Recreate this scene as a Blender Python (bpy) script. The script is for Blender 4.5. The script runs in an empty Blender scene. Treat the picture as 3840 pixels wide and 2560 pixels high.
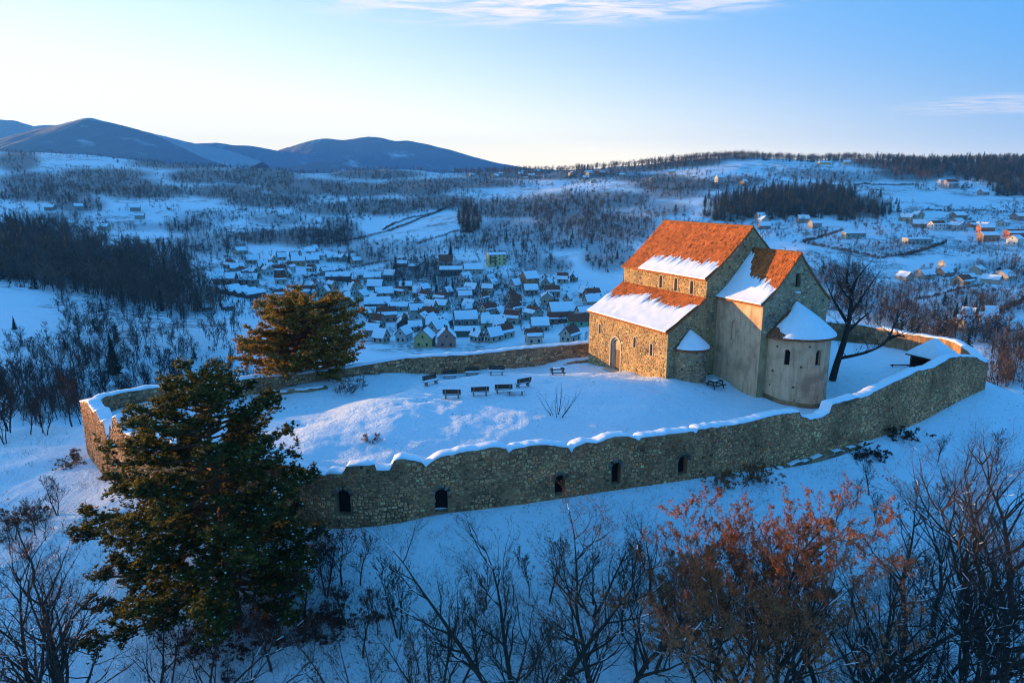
import bpy, math, random
import numpy as np
from mathutils import Vector

sc = bpy.context.scene
C = sc.collection
R = math.radians

# ------------------------------------------------------------------ camera
CAM_Z = 20.0
PITCH = math.atan(576 / 2560)
cam_d = bpy.data.cameras.new('camera')
cam_d.lens = 24.0
cam_d.sensor_width = 36.0
cam_d.clip_start = 0.5
cam_d.clip_end = 30000
cam = bpy.data.objects.new('camera', cam_d)
C.objects.link(cam)
cam.location = (0, 0, CAM_Z)
cam.rotation_euler = (math.pi / 2 - PITCH, 0, 0)
sc.camera = cam

# ------------------------------------------------------------------ sky and sun
SUN_EL = R(3.4)
SUN_AZ = R(66.0)            # to the left of the view direction (+Y)
SUN_DIR = Vector((-math.sin(SUN_AZ) * math.cos(SUN_EL), math.cos(SUN_AZ) * math.cos(SUN_EL), math.sin(SUN_EL)))
world = bpy.data.worlds.new('World')
sc.world = world
world.use_nodes = True
wn, wl = world.node_tree.nodes, world.node_tree.links
wn.clear()
w_out = wn.new('ShaderNodeOutputWorld')
w_bg = wn.new('ShaderNodeBackground')
sky = wn.new('ShaderNodeTexSky')
sky.sky_type = 'NISHITA'
sky.sun_disc = False
sky.sun_elevation = SUN_EL
sky.sun_rotation = -SUN_AZ
sky.altitude = 600
sky.air_density = 1.0
sky.dust_density = 2.0
sky.ozone_density = 6.0
w_gam = wn.new('ShaderNodeGamma')
w_gam.inputs['Gamma'].default_value = 1.0
w_hs = wn.new('ShaderNodeHueSaturation')
w_hs.inputs['Saturation'].default_value = 1.0
wl.new(sky.outputs[0], w_gam.inputs['Color'])
w_mul = wn.new('ShaderNodeMix'); w_mul.data_type = 'RGBA'; w_mul.blend_type = 'MULTIPLY'
w_mul.inputs['Factor'].default_value = 1.0
w_mul.inputs['B'].default_value = (.66, 1.0, 1.0, 1)
wl.new(w_gam.outputs[0], w_mul.inputs['A'])
w_max = wn.new('ShaderNodeMix'); w_max.data_type = 'RGBA'; w_max.blend_type = 'LIGHTEN'
w_max.inputs['Factor'].default_value = 1.0
w_max.inputs['B'].default_value = (.085, .53, 1.24, 1)      # clear deep blue towards the zenith, as at the top of the picture
wl.new(w_mul.outputs['Result'], w_max.inputs['A'])
wl.new(w_max.outputs['Result'], w_hs.inputs['Color'])
w_bg.inputs['Strength'].default_value = 0.15
# thin cirrus: noise laid on a cloud plane high above the ground
tc = wn.new('ShaderNodeTexCoord')
sep = wn.new('ShaderNodeSeparateXYZ')
wl.new(tc.outputs['Generated'], sep.inputs[0])
def wmath(op, a, b=None):
    n = wn.new('ShaderNodeMath')
    n.operation = op
    for k, v in enumerate((a, b)):
        if v is None:
            continue
        if isinstance(v, (int, float)):
            n.inputs[k].default_value = v
        else:
            wl.new(v, n.inputs[k])
    return n.outputs[0]
zc = wmath('MAXIMUM', sep.outputs['Z'], 0.02)
px = wmath('DIVIDE', sep.outputs['X'], zc)
py = wmath('DIVIDE', sep.outputs['Y'], zc)
comb = wn.new('ShaderNodeCombineXYZ')
wl.new(wmath('ADD', wmath('MULTIPLY', px, 0.9), wmath('MULTIPLY', py, 0.25)), comb.inputs[0])
wl.new(wmath('MULTIPLY', py, 1.9), comb.inputs[1])
nz = wn.new('ShaderNodeTexNoise')
nz.inputs['Scale'].default_value = 2.1
nz.inputs['Detail'].default_value = 7
nz.inputs['Roughness'].default_value = 0.62
nz.inputs['Distortion'].default_value = 0.5
wl.new(comb.outputs[0], nz.inputs['Vector'])
def ramp(val, lo, hi):
    n = wn.new('ShaderNodeMapRange')
    n.interpolation_type = 'SMOOTHSTEP'
    n.inputs['From Min'].default_value = lo
    n.inputs['From Max'].default_value = hi
    wl.new(val, n.inputs['Value'])
    return n.outputs[0]
def ramp_lin(val, lo, hi):
    n = wn.new('ShaderNodeMapRange')
    n.inputs['From Min'].default_value = lo
    n.inputs['From Max'].default_value = hi
    wl.new(val, n.inputs['Value'])
    return n.outputs[0]
fil = ramp(nz.outputs[0], 0.38, 0.62)
# one cirrus field: around (px 0, py 3.6) on the cloud plane
d2 = wmath('ADD', wmath('POWER', wmath('DIVIDE', wmath('SUBTRACT', px, 0.15), 1.55), 2.0),
           wmath('POWER', wmath('DIVIDE', wmath('SUBTRACT', py, 3.75), 1.0), 2.0))
field = ramp(d2, 1.25, 0.1)
d3 = wmath('ADD', wmath('POWER', wmath('DIVIDE', wmath('SUBTRACT', px, 6.3), 1.7), 2.0),
           wmath('POWER', wmath('DIVIDE', wmath('SUBTRACT', py, 8.8), 1.6), 2.0))
field2 = wmath('MULTIPLY', ramp(d3, 1.0, 0.2), 0.5)
cloud = wmath('MINIMUM', wmath('MULTIPLY', fil, wmath('ADD', field, field2)), 0.9)
# pale evening glow: strongest low on the sun's side, fading upwards and away from the sun
sdot = wn.new('ShaderNodeVectorMath'); sdot.operation = 'DOT_PRODUCT'
wl.new(tc.outputs['Generated'], sdot.inputs[0]); sdot.inputs[1].default_value = SUN_DIR
side = wmath('POWER', ramp_lin(sdot.outputs['Value'], -0.45, 1.0), 1.15)
elev = wmath('MAXIMUM', sep.outputs['Z'], 0.0)
up_fade = wmath('POWER', 2.718, wmath('MULTIPLY', elev, -2.6))
low = wmath('MULTIPLY', wmath('POWER', 2.718, wmath('MULTIPLY', elev, -11.0)), wmath('ADD', 0.52, wmath('MULTIPLY', side, 0.45)))
glow = wmath('MINIMUM', wmath('ADD', wmath('MULTIPLY', wmath('MULTIPLY', side, up_fade), 1.42), low), 1.0)
glow = ramp(glow, 0.0, 1.15)
warm = wn.new('ShaderNodeMix'); warm.data_type = 'RGBA'
warm.inputs['A'].default_value = (1.30, 1.58, 1.72, 1)
warm.inputs['B'].default_value = (3.0, 2.35, 1.45, 1)
wl.new(wmath('POWER', 2.718, wmath('MULTIPLY', elev, -11.0)), warm.inputs['Factor'])
g_mix = wn.new('ShaderNodeMix'); g_mix.data_type = 'RGBA'
wl.new(glow, g_mix.inputs['Factor']); wl.new(w_hs.outputs[0], g_mix.inputs['A']); wl.new(warm.outputs['Result'], g_mix.inputs['B'])
w_mix = wn.new('ShaderNodeMix')
w_mix.data_type = 'RGBA'
w_mix.inputs['B'].default_value = (1.5, 1.36, 1.4, 1)
wl.new(cloud, w_mix.inputs['Factor'])
wl.new(g_mix.outputs['Result'], w_mix.inputs['A'])
wl.new(w_mix.outputs['Result'], w_bg.inputs['Color'])
wl.new(w_bg.outputs[0], w_out.inputs['Surface'])

sun_d = bpy.data.lights.new('sun', 'SUN')
sun_d.energy = 2.6
sun_d.color = (1.0, 0.55, 0.17)
sun_d.angle = R(0.6)
sun = bpy.data.objects.new('sun', sun_d)
C.objects.link(sun)
sun.rotation_euler = SUN_DIR.to_track_quat('Z', 'Y').to_euler()
sun.location = (-200, 80, 120)

sc.view_settings.view_transform = 'Standard'
sc.view_settings.look = 'None'
sc.view_settings.gamma = 1.0
sc.view_settings.exposure = 2.4
sc.view_settings.use_curve_mapping = False
sc.cycles.use_denoising = True
sc.cycles.filter_width = 1.1
sc.cycles.max_bounces = 5
sc.cycles.diffuse_bounces = 2
sc.cycles.glossy_bounces = 1
sc.cycles.transmission_bounces = 2
sc.cycles.volume_bounces = 0
sc.cycles.transparent_max_bounces = 6

# ------------------------------------------------------------------ helpers
S = 3840 / 2352.0           # all photo coordinates below are in a 2352 px wide view of it
CP, SP = math.cos(PITCH), math.sin(PITCH)
def ray(x, y):
    "slope of the sight line through a photo point: (dX/dY, dZ/dY)"
    u = x * S - 1920
    v = y * S - 1280
    yy = 2560 * CP - v * SP
    return u / yy, (-2560 * SP - v * CP) / yy
def at(x, y, Y):
    a, b = ray(x, y)
    return a * Y, Y, CAM_Z + b * Y
def project(X, Y, Z):
    "world -> photo coordinates (arrays)"
    dz = Z - CAM_Z
    w = Y * CP - dz * SP
    u = 2560 * X / w
    v = 2560 * (-(Y * SP + dz * CP)) / w
    return (u + 1920) / S, (v + 1280) / S

def hash2(ix, iy, seed):
    h = (ix.astype(np.int64) * 374761393 + iy.astype(np.int64) * 668265263 + seed * 1442695041) & 0xFFFFFFFF
    h = ((h ^ (h >> 13)) * 1274126177) & 0xFFFFFFFF
    return ((h ^ (h >> 16)) & 0xFFFF) / 65535.0
def vnoise(x, y, seed=0):
    x = np.asarray(x, float); y = np.asarray(y, float)
    ix, iy = np.floor(x), np.floor(y)
    fx, fy = x - ix, y - iy
    fx = fx * fx * (3 - 2 * fx); fy = fy * fy * (3 - 2 * fy)
    a = hash2(ix, iy, seed); b = hash2(ix + 1, iy, seed)
    c = hash2(ix, iy + 1, seed); d = hash2(ix + 1, iy + 1, seed)
    return (a * (1 - fx) + b * fx) * (1 - fy) + (c * (1 - fx) + d * fx) * fy
def fbm(x, y, seed=0, octs=4):
    t = 0; amp = 1; s = 0
    for k in range(octs):
        t = t + amp * (vnoise(x * 2 ** k, y * 2 ** k, seed + k) - 0.5)
        s += amp; amp *= 0.5
    return t / s * 2
def sstep(x, a, b):
    t = np.clip((x - a) / (b - a), 0, 1)
    return t * t * (3 - 2 * t)

def fastmesh(name, V, F, mat=None, smooth=False, col=None, sharp_mats=None):
    V = np.asarray(V, np.float32).reshape(-1, 3)
    F = np.asarray(F, np.int32)
    me = bpy.data.meshes.new(name)
    me.vertices.add(len(V)); me.vertices.foreach_set('co', V.ravel())
    k = F.shape[1]
    me.loops.add(F.size); me.loops.foreach_set('vertex_index', F.ravel())
    me.polygons.add(len(F)); me.polygons.foreach_set('loop_start', np.arange(len(F), dtype=np.int32) * k)
    if smooth:
        me.polygons.foreach_set('use_smooth', np.ones(len(F), bool))
    me.update(calc_edges=True)
    if col is not None:
        ca = me.color_attributes.new('Col', 'FLOAT_COLOR', 'POINT')
        c4 = np.ones((len(V), 4), np.float32); c4[:, :3] = np.asarray(col, np.float32).reshape(-1, 3)
        ca.data.foreach_set('color', c4.ravel())
    if mat is not None:
        me.materials.append(mat)
    return me
def mesh(name, V, F, mat=None, smooth=False):
    me = bpy.data.meshes.new(name)
    me.from_pydata([tuple(v) for v in V], [], [tuple(f) for f in F])
    if smooth:
        me.polygons.foreach_set('use_smooth', np.ones(len(F), bool))
    if mat is not None:
        me.materials.append(mat)
    return me
def link(name, data, parent=None, loc=None, label=None, cat=None, group=None, kind=None):
    o = bpy.data.objects.new(name, data)
    C.objects.link(o)
    if parent is not None:
        o.parent = parent
    if loc is not None:
        o.location = loc
    if label: o['label'] = label
    if cat: o['category'] = cat
    if group: o['group'] = group
    if kind: o['kind'] = kind
    return o
def thing(name, label, cat, loc=(0, 0, 0), rz=0, group=None):
    o = link(name, None, None, loc, label, cat, group)
    o.rotation_euler = (0, 0, rz)
    o.empty_display_size = 0.3
    return o
class MB:
    "collects simple solids into one mesh"
    def __init__(s): s.V = []; s.F = []
    def add(s, V, F):
        n = len(s.V); s.V += [tuple(v) for v in V]; s.F += [tuple(i + n for i in f) for f in F]
    def box(s, x0, x1, y0, y1, z0, z1):
        s.add([(x0, y0, z0), (x1, y0, z0), (x1, y1, z0), (x0, y1, z0), (x0, y0, z1), (x1, y0, z1), (x1, y1, z1), (x0, y1, z1)],
              [(0, 3, 2, 1), (4, 5, 6, 7), (0, 1, 5, 4), (1, 2, 6, 5), (2, 3, 7, 6), (3, 0, 4, 7)])
        return s
    def prism(s, prof, x0, x1):
        "closed (y,z) profile extruded along x"
        n = len(prof)
        s.add([(x0, y, z) for y, z in prof] + [(x1, y, z) for y, z in prof],
              [tuple(range(n))[::-1], tuple(range(n, 2 * n))] + [(i, (i + 1) % n, (i + 1) % n + n, i + n) for i in range(n)])
        return s
    def build(s, name, mat, parent=None, smooth=False, **kw):
        return link(name, mesh(name, s.V, s.F, mat, smooth), parent, **kw)

def tubes(segs, sides=3):
    "segs: (N,8) p0 p1 r0 r1 -> verts, quads"
    segs = np.asarray(segs, float)
    p0, p1, r0, r1 = segs[:, :3], segs[:, 3:6], segs[:, 6], segs[:, 7]
    d = p1 - p0
    d /= np.maximum(np.linalg.norm(d, axis=1, keepdims=True), 1e-9)
    ref = np.where(np.abs(d[:, 2:3]) > 0.9, np.array([[1.0, 0, 0]]), np.array([[0, 0, 1.0]]))
    a = np.cross(d, ref); a /= np.maximum(np.linalg.norm(a, axis=1, keepdims=True), 1e-9)
    b = np.cross(d, a)
    N = len(segs)
    V = np.empty((N, 2 * sides, 3))
    for k in range(sides):
        t = 2 * math.pi * k / sides
        off = a * math.cos(t) + b * math.sin(t)
        V[:, k] = p0 + off * r0[:, None]
        V[:, sides + k] = p1 + off * r1[:, None]
    base = (np.arange(N) * 2 * sides)[:, None]
    F = np.concatenate([base + np.array([[k, (k + 1) % sides, sides + (k + 1) % sides, sides + k]]) for k in range(sides)], 0)
    return V.reshape(-1, 3), F

def ribbons(segs, seed=0):
    "flat twig strips, one quad each, turned at random"
    segs = np.asarray(segs, float); rg = np.random.default_rng(seed)
    p0, p1 = segs[:, :3], segs[:, 3:6]
    s_ = np.cross(p1 - p0, rg.normal(0, 1, (len(segs), 3)))
    s_ /= np.maximum(np.linalg.norm(s_, axis=1, keepdims=True), 1e-9)
    V = np.stack([p0 - s_ * segs[:, 6:7], p0 + s_ * segs[:, 6:7], p1 + s_ * segs[:, 7:8], p1 - s_ * segs[:, 7:8]], 1)
    return V.reshape(-1, 3), np.arange(len(segs) * 4).reshape(-1, 4)

# ------------------------------------------------------------------ materials
def principled(name, rough=0.85):
    m = bpy.data.materials.new(name)
    m.use_nodes = True
    nt = m.node_tree
    b = nt.nodes['Principled BSDF']
    b.inputs['Roughness'].default_value = rough
    b.inputs['Specular IOR Level'].default_value = 0.25
    return m, nt, b
def noise_mat(name, c1, c2, scale=3.0, rough=0.85, bump=0.0, bscale=None, attr=False, detail=5, lo=0.35, hi=0.65, c3=None, scale3=0.6, bdist=0.05):
    m, nt, b = principled(name, rough)
    N, L = nt.nodes, nt.links
    geo = N.new('ShaderNodeNewGeometry')
    n = N.new('ShaderNodeTexNoise')
    n.inputs['Scale'].default_value = scale
    n.inputs['Detail'].default_value = detail
    L.new(geo.outputs['Position'], n.inputs['Vector'])
    r = N.new('ShaderNodeValToRGB')
    r.color_ramp.elements[0].position = lo
    r.color_ramp.elements[1].position = hi
    r.color_ramp.elements[0].color = (*c1, 1)
    r.color_ramp.elements[1].color = (*c2, 1)
    L.new(n.outputs[0], r.inputs[0])
    out = r.outputs[0]
    if c3:
        n3 = N.new('ShaderNodeTexNoise')
        n3.inputs['Scale'].default_value = scale3
        n3.inputs['Detail'].default_value = 6
        L.new(geo.outputs['Position'], n3.inputs['Vector'])
        mr = N.new('ShaderNodeMapRange'); mr.interpolation_type = 'SMOOTHSTEP'
        mr.inputs['From Min'].default_value = 0.5; mr.inputs['From Max'].default_value = 0.66
        L.new(n3.outputs[0], mr.inputs['Value'])
        mx = N.new('ShaderNodeMix'); mx.data_type = 'RGBA'
        mx.inputs['B'].default_value = (*c3, 1)
        L.new(mr.outputs[0], mx.inputs['Factor']); L.new(out, mx.inputs['A'])
        out = mx.outputs['Result']
    if attr:
        a = N.new('ShaderNodeVertexColor'); a.layer_name = 'Col'
        mx = N.new('ShaderNodeMix'); mx.data_type = 'RGBA'; mx.blend_type = 'MULTIPLY'
        mx.inputs['Factor'].default_value = 1.0
        L.new(out, mx.inputs['A']); L.new(a.outputs['Color'], mx.inputs['B'])
        out = mx.outputs['Result']
    L.new(out, b.inputs['Base Color'])
    if bump:
        nb = N.new('ShaderNodeTexNoise')
        nb.inputs['Scale'].default_value = bscale or scale * 2
        nb.inputs['Detail'].default_value = 6
        L.new(geo.outputs['Position'], nb.inputs['Vector'])
        bm = N.new('ShaderNodeBump'); bm.inputs['Strength'].default_value = bump
        bm.inputs['Distance'].default_value = bdist
        L.new(nb.outputs[0], bm.inputs['Height']); L.new(bm.outputs[0], b.inputs['Normal'])
    return m
M = {}
M['snow'] = noise_mat('snow', (.72, .81, .87), (.80, .86, .90), 2.0, 0.6, 0.35, 9.0)
M['mortar'] = noise_mat('rubble_mortar', (.28, .15, .075), (.46, .255, .13), 1.6, 0.95, 0.6, 14.0, c3=(.17, .105, .06), scale3=0.35)
M['stone'] = noise_mat('rubble_stone', (.75, .75, .75), (1.15, 1.12, 1.05), 5.0, 0.95, 0.5, 16.0, attr=True, c3=(.62, .6, .56), scale3=0.45)
M['cmortar'] = noise_mat('church_mortar', (.30, .215, .11), (.46, .34, .18), 1.8, 0.95, 0.6, 14.0, c3=(.2, .165, .12), scale3=0.5)
M['plaster'] = noise_mat('old_plaster', (.60, .38, .225), (.74, .49, .30), 1.1, 0.9, 0.5, 10.0, c3=(.42, .27, .16), scale3=0.45)
M['frame_stone'] = noise_mat('dressed_stone', (.40, .35, .27), (.52, .46, .36), 3.0, 0.9, 0.3)
M['tile'] = noise_mat('clay_tile', (.72, .74, .76), (1.12, 1.1, 1.05), 1.1, 0.8, 0.3, 20.0, attr=True, c3=(.66, .62, .58), scale3=0.7)
M['roof_deck'] = noise_mat('clay_roof', (.22, .075, .025), (.36, .13, .04), 4.0, 0.85, 0.4, 20.0)
M['dark'] = noise_mat('opening_shade', (.012, .011, .01), (.022, .02, .018), 2.0, 0.95)  # near-black backs of openings: their shade is put into the colour
M['old_wood'] = noise_mat('weathered_wood', (.045, .034, .026), (.085, .065, .048), 6.0, 0.8, 0.3, 20.0)
M['door_wood'] = noise_mat('door_wood', (.16, .085, .04), (.26, .14, .065), 6.0, 0.7, 0.3, 20.0)
M['iron'] = noise_mat('dark_iron', (.02, .02, .02), (.04, .038, .035), 8.0, 0.6)
M['concrete'] = noise_mat('concrete', (.16, .15, .14), (.26, .25, .23), 6.0, 0.9, 0.2)
M['bark'] = noise_mat('bark', (.030, .024, .020), (.060, .047, .038), 7.0, 0.95, 0.4, 14.0)
M['bark_red'] = noise_mat('red_bark', (.055, .030, .022), (.10, .05, .034), 7.0, 0.95)
M['bark_pine'] = noise_mat('pine_bark', (.085, .045, .026), (.16, .085, .045), 5.0, 0.95, 0.4, 14.0)
M['needles'] = noise_mat('pine_needles', (.8, .8, .8), (1.2, 1.2, 1.1), 2.0, 0.7, attr=True)
M['deadleaf'] = noise_mat('dead_leaves', (.8, .8, .8), (1.2, 1.15, 1.1), 3.0, 0.8, attr=True)
M['wood_far'] = noise_mat('woodland', (.8, .8, .8), (1.2, 1.15, 1.1), 0.05, 0.95, attr=True)

def leafy(name, trans):
    m = M[name]; nt = m.node_tree; b = nt.nodes['Principled BSDF']
    src = b.inputs['Base Color'].links[0].from_socket
    tr = nt.nodes.new('ShaderNodeBsdfTranslucent'); mx = nt.nodes.new('ShaderNodeMixShader')
    mx.inputs[0].default_value = trans
    nt.links.new(src, tr.inputs['Color']); nt.links.new(b.outputs[0], mx.inputs[1]); nt.links.new(tr.outputs[0], mx.inputs[2])
    nt.links.new(mx.outputs[0], nt.nodes['Material Output'].inputs['Surface'])
leafy('needles', .45); leafy('deadleaf', .4)
def streaks(name, dark):
    "rain streaks and damp stains running down old plaster"
    m = M[name]; nt = m.node_tree; b = nt.nodes['Principled BSDF']
    src = b.inputs['Base Color'].links[0].from_socket
    geo = nt.nodes.new('ShaderNodeNewGeometry'); mp = nt.nodes.new('ShaderNodeMapping')
    mp.inputs['Scale'].default_value = (2.2, 2.2, .22)
    n = nt.nodes.new('ShaderNodeTexNoise'); n.inputs['Scale'].default_value = 1.6; n.inputs['Detail'].default_value = 7; n.inputs['Roughness'].default_value = .7
    nt.links.new(geo.outputs['Position'], mp.inputs[0]); nt.links.new(mp.outputs[0], n.inputs['Vector'])
    r = nt.nodes.new('ShaderNodeMapRange'); r.inputs['From Min'].default_value = .48; r.inputs['From Max'].default_value = .72
    nt.links.new(n.outputs[0], r.inputs['Value'])
    mx = nt.nodes.new('ShaderNodeMix'); mx.data_type = 'RGBA'; mx.inputs['B'].default_value = (*dark, 1)
    nt.links.new(r.outputs[0], mx.inputs['Factor']); nt.links.new(src, mx.inputs['A']); nt.links.new(mx.outputs['Result'], b.inputs['Base Color'])
streaks('plaster', (.34, .22, .13))
streaks('mortar', (.11, .08, .05))
# ------------------------------------------------------------------ plan of the fortress
# near and left wall: photo x, outer base y, distance; from the right corner to the left corner
NEAR = [(2262, 893, 76), (2200, 922, 72), (2110, 970, 67), (2000, 1010, 62), (1905, 1045, 58.3), (1820, 1064, 55.8), (1600, 1098, 51),
        (1400, 1127, 48.3), (1200, 1157, 46.2), (1000, 1182, 44.9), (900, 1203, 44.3), (760, 1213, 44.2), (560, 1200, 45.5),
        (400, 1165, 48), (320, 1130, 50.2), (280, 1112, 52.5), (245, 1095, 55), (215, 1060, 58.5), (200, 1035, 62)]
NEAR_TOP = [(200, 922), (208, 935), (215, 946), (222, 944), (232, 968), (238, 966), (243, 992), (249, 1012), (253, 1000), (258, 958), (266, 956), (274, 972),
            (285, 992), (300, 1000), (340, 1006), (450, 1028), (560, 1046), (745, 1092), (760, 1087), (789, 1087), (792, 1069), (861, 1067), (863, 1081),
            (898, 1079), (902, 1060), (925, 1053), (950, 1055), (970, 1062), (978, 1072), (984, 1066), (1000, 1055), (1020, 1046), (1060, 1038),
            (1100, 1034), (1135, 1026), (1164, 1030), (1169, 1042), (1174, 1031), (1215, 1022), (1260, 1020), (1306, 1027), (1312, 1040), (1318, 1027), (1345, 1015),
            (1370, 1016), (1410, 1003), (1440, 1001), (1462, 1008), (1466, 1014), (1470, 1004), (1540, 997), (1594, 991), (1597, 998), (1602, 987), (1650, 980),
            (1700, 972), (1760, 958), (1800, 950), (1836, 946), (1840, 958), (1862, 962), (1885, 958), (1904, 948), (1909, 930), (1925, 924), (1960, 915),
            (1990, 910), (2020, 893), (2060, 874), (2110, 850), (2140, 846), (2180, 822), (2205, 818), (2240, 820), (2262, 832)]
FAR = [(200, 922, 62), (230, 907, 64.5), (300, 893, 67), (400, 880, 69.5), (500, 872, 72), (640, 858, 75.5), (760, 845, 78.5), (860, 830, 80.5), (950, 817, 82),
       (1080, 810, 84.5), (1200, 797, 86.5), (1350, 784, 88.5)]
BACK = [(22, 95, 1.0), (36, 100, 0.9), (50, 98.5, 0.6), (54.5, 92, 0.5), (57, 85, 0.9)]     # world X, Y, top (mostly behind the church)

np_top_x = np.array([p[0] for p in NEAR_TOP], float); np_top_y = np.array([p[1] for p in NEAR_TOP], float)
def smooth_path(P, step):
    "Catmull-Rom resample of (X,Y,base) points"
    P = np.asarray(P, float); out = []
    for i in range(len(P) - 1):
        p0, p1, p2, p3 = P[max(i - 1, 0)], P[i], P[i + 1], P[min(i + 2, len(P) - 1)]
        n = max(2, int(np.linalg.norm((p2 - p1)[:2]) / step))
        for t in np.arange(n) / n:
            out.append(0.5 * (2 * p1 + (p2 - p0) * t + (2 * p0 - 5 * p1 + 4 * p2 - p3) * t * t + (3 * p1 - p0 - 3 * p2 + p3) * t ** 3))
    out.append(P[-1])
    return np.array(out)
near_ctrl = [(*at(x, yb, Y)[:2], at(x, yb, Y)[2]) for x, yb, Y in NEAR]
near_path = smooth_path(near_ctrl, 0.14)                 # X, Y, outer base z
near_px = project(near_path[:, 0], near_path[:, 1], near_path[:, 2] + 4.5)[0]
def top_z(X, Y, px_tab, py_tab, zguess):
    z = np.full(len(X), float(zguess))
    for _ in range(4):
        x = project(X, Y, z)[0]
        y = np.interp(x, px_tab, py_tab)
        v = y * S - 1280
        z = CAM_Z + (-2560 * SP - v * CP) / (2560 * CP - v * SP) * Y
    return z
near_topz = top_z(near_path[:, 0], near_path[:, 1], np_top_x, np_top_y, 1.0)
far_ctrl = [(*at(x, y, Y)[:2], at(x, y, Y)[2]) for x, y, Y in FAR]
far_path = smooth_path(far_ctrl, 0.35)                   # X, Y, top
back_path = smooth_path([far_ctrl[-1]] + [list(b) for b in BACK] + [(near_path[0, 0], near_path[0, 1], near_topz[0])], 0.35)[1:-1]
ring_xy = np.concatenate([near_path[:, :2], far_path[1:, :2], back_path[:, :2]])
ring_top = np.concatenate([near_topz, far_path[1:, 2], back_path[:, 2]])
n_near, n_far = len(near_path), len(far_path) - 1
ring_base = np.concatenate([near_path[:, 2], np.full(n_far, -3.2), np.full(len(back_path), -3.0)])
ring_base[n_near:n_near + 30] = np.linspace(near_path[-1, 2], -3.2, 30)
ring_base[-40:] = np.linspace(-3.0, near_path[0, 2], 40)
# coarse polygon for distance tests
pick = np.unique(np.concatenate([np.arange(0, len(ring_xy), 14)]))
POLY = ring_xy[pick]; POLYB = ring_base[pick]

def poly_dist(x, y):
    "signed distance to the wall line (negative inside), base height there and outward direction"
    x = np.asarray(x, float); y = np.asarray(y, float)
    best = np.full(x.shape, 1e18); zb = np.zeros(x.shape); nx = np.zeros(x.shape); ny = np.zeros(x.shape)
    inside = np.zeros(x.shape, bool)
    n = len(POLY)
    for i in range(n):
        ax, ay = POLY[i]; bx, by = POLY[(i + 1) % n]
        dx, dy = bx - ax, by - ay
        t = np.clip(((x - ax) * dx + (y - ay) * dy) / (dx * dx + dy * dy), 0, 1)
        ex, ey = x - ax - t * dx, y - ay - t * dy
        d = ex * ex + ey * ey
        m = d < best
        best = np.where(m, d, best)
        zb = np.where(m, POLYB[i] * (1 - t) + POLYB[(i + 1) % n] * t, zb)
        nx = np.where(m, ex, nx); ny = np.where(m, ey, ny)
        c = ((ay > y) != (by > y)) & (x < (bx - ax) * (y - ay) / (by - ay + 1e-12) + ax)
        inside ^= c
    d = np.sqrt(best)
    nn = np.maximum(d, 1e-6)
    return np.where(inside, -d, d), zb, nx / nn, ny / nn

# ------------------------------------------------------------------ terrain heights
INNER = np.array([  # X, Y, z control points of the courtyard
    (16.5, 70.6, 0.0), (14, 75, -.7), (9.7, 84, -1.7), (12, 80, -1.35), (22, 73, -.35), (25.4, 67.9, -1.25), (31, 66, -2.1), (34, 70, -2.1), (28, 62, -1.9), (27, 65.5, -1.7),
    (-1.7, 71, 0), (-5.8, 63.8, 0.05), (0, 66, .15), (-8, 68, 0), (1, 60, -.1), (6, 66, .1), (11, 68, .15), (-11, 62, .1), (-10.5, 58, .05), (-14, 56, -.2), (-4, 57, -.2),
    (-13, 49, -.7), (-5, 49, -.7), (4, 52, -.7), (14, 56, -.9), (20, 60, -1.2), (10, 61, -.3),
    (-20, 60, -1.0), (-22, 66, -2.4), (-14, 72, -2.6), (-6, 80, -2.9), (2, 84, -2.7), (-30, 64, -1.7), (-36, 62, -1.2), (-33, 57, -.6), (-25, 54, -.8), (-28, 69, -2.8),
    (40, 74, -1.7), (45, 80, -1.7), (50, 90, -1.8), (40, 92, -1.8), (36, 64, -2.2), (45, 70, -1.8), (52, 78, -1.4), (25, 90, -1.8), (38, 84, -1.6), (32, 78, -1.5)], float)
def inner_z(x, y):
    num = np.zeros(np.shape(x)); den = np.zeros(np.shape(x))
    for cx, cy, cz in INNER:
        w = 1.0 / (((x - cx) ** 2 + (y - cy) ** 2) + 3.0) ** 1.6
        num += w * cz; den += w
    return num / den

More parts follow.
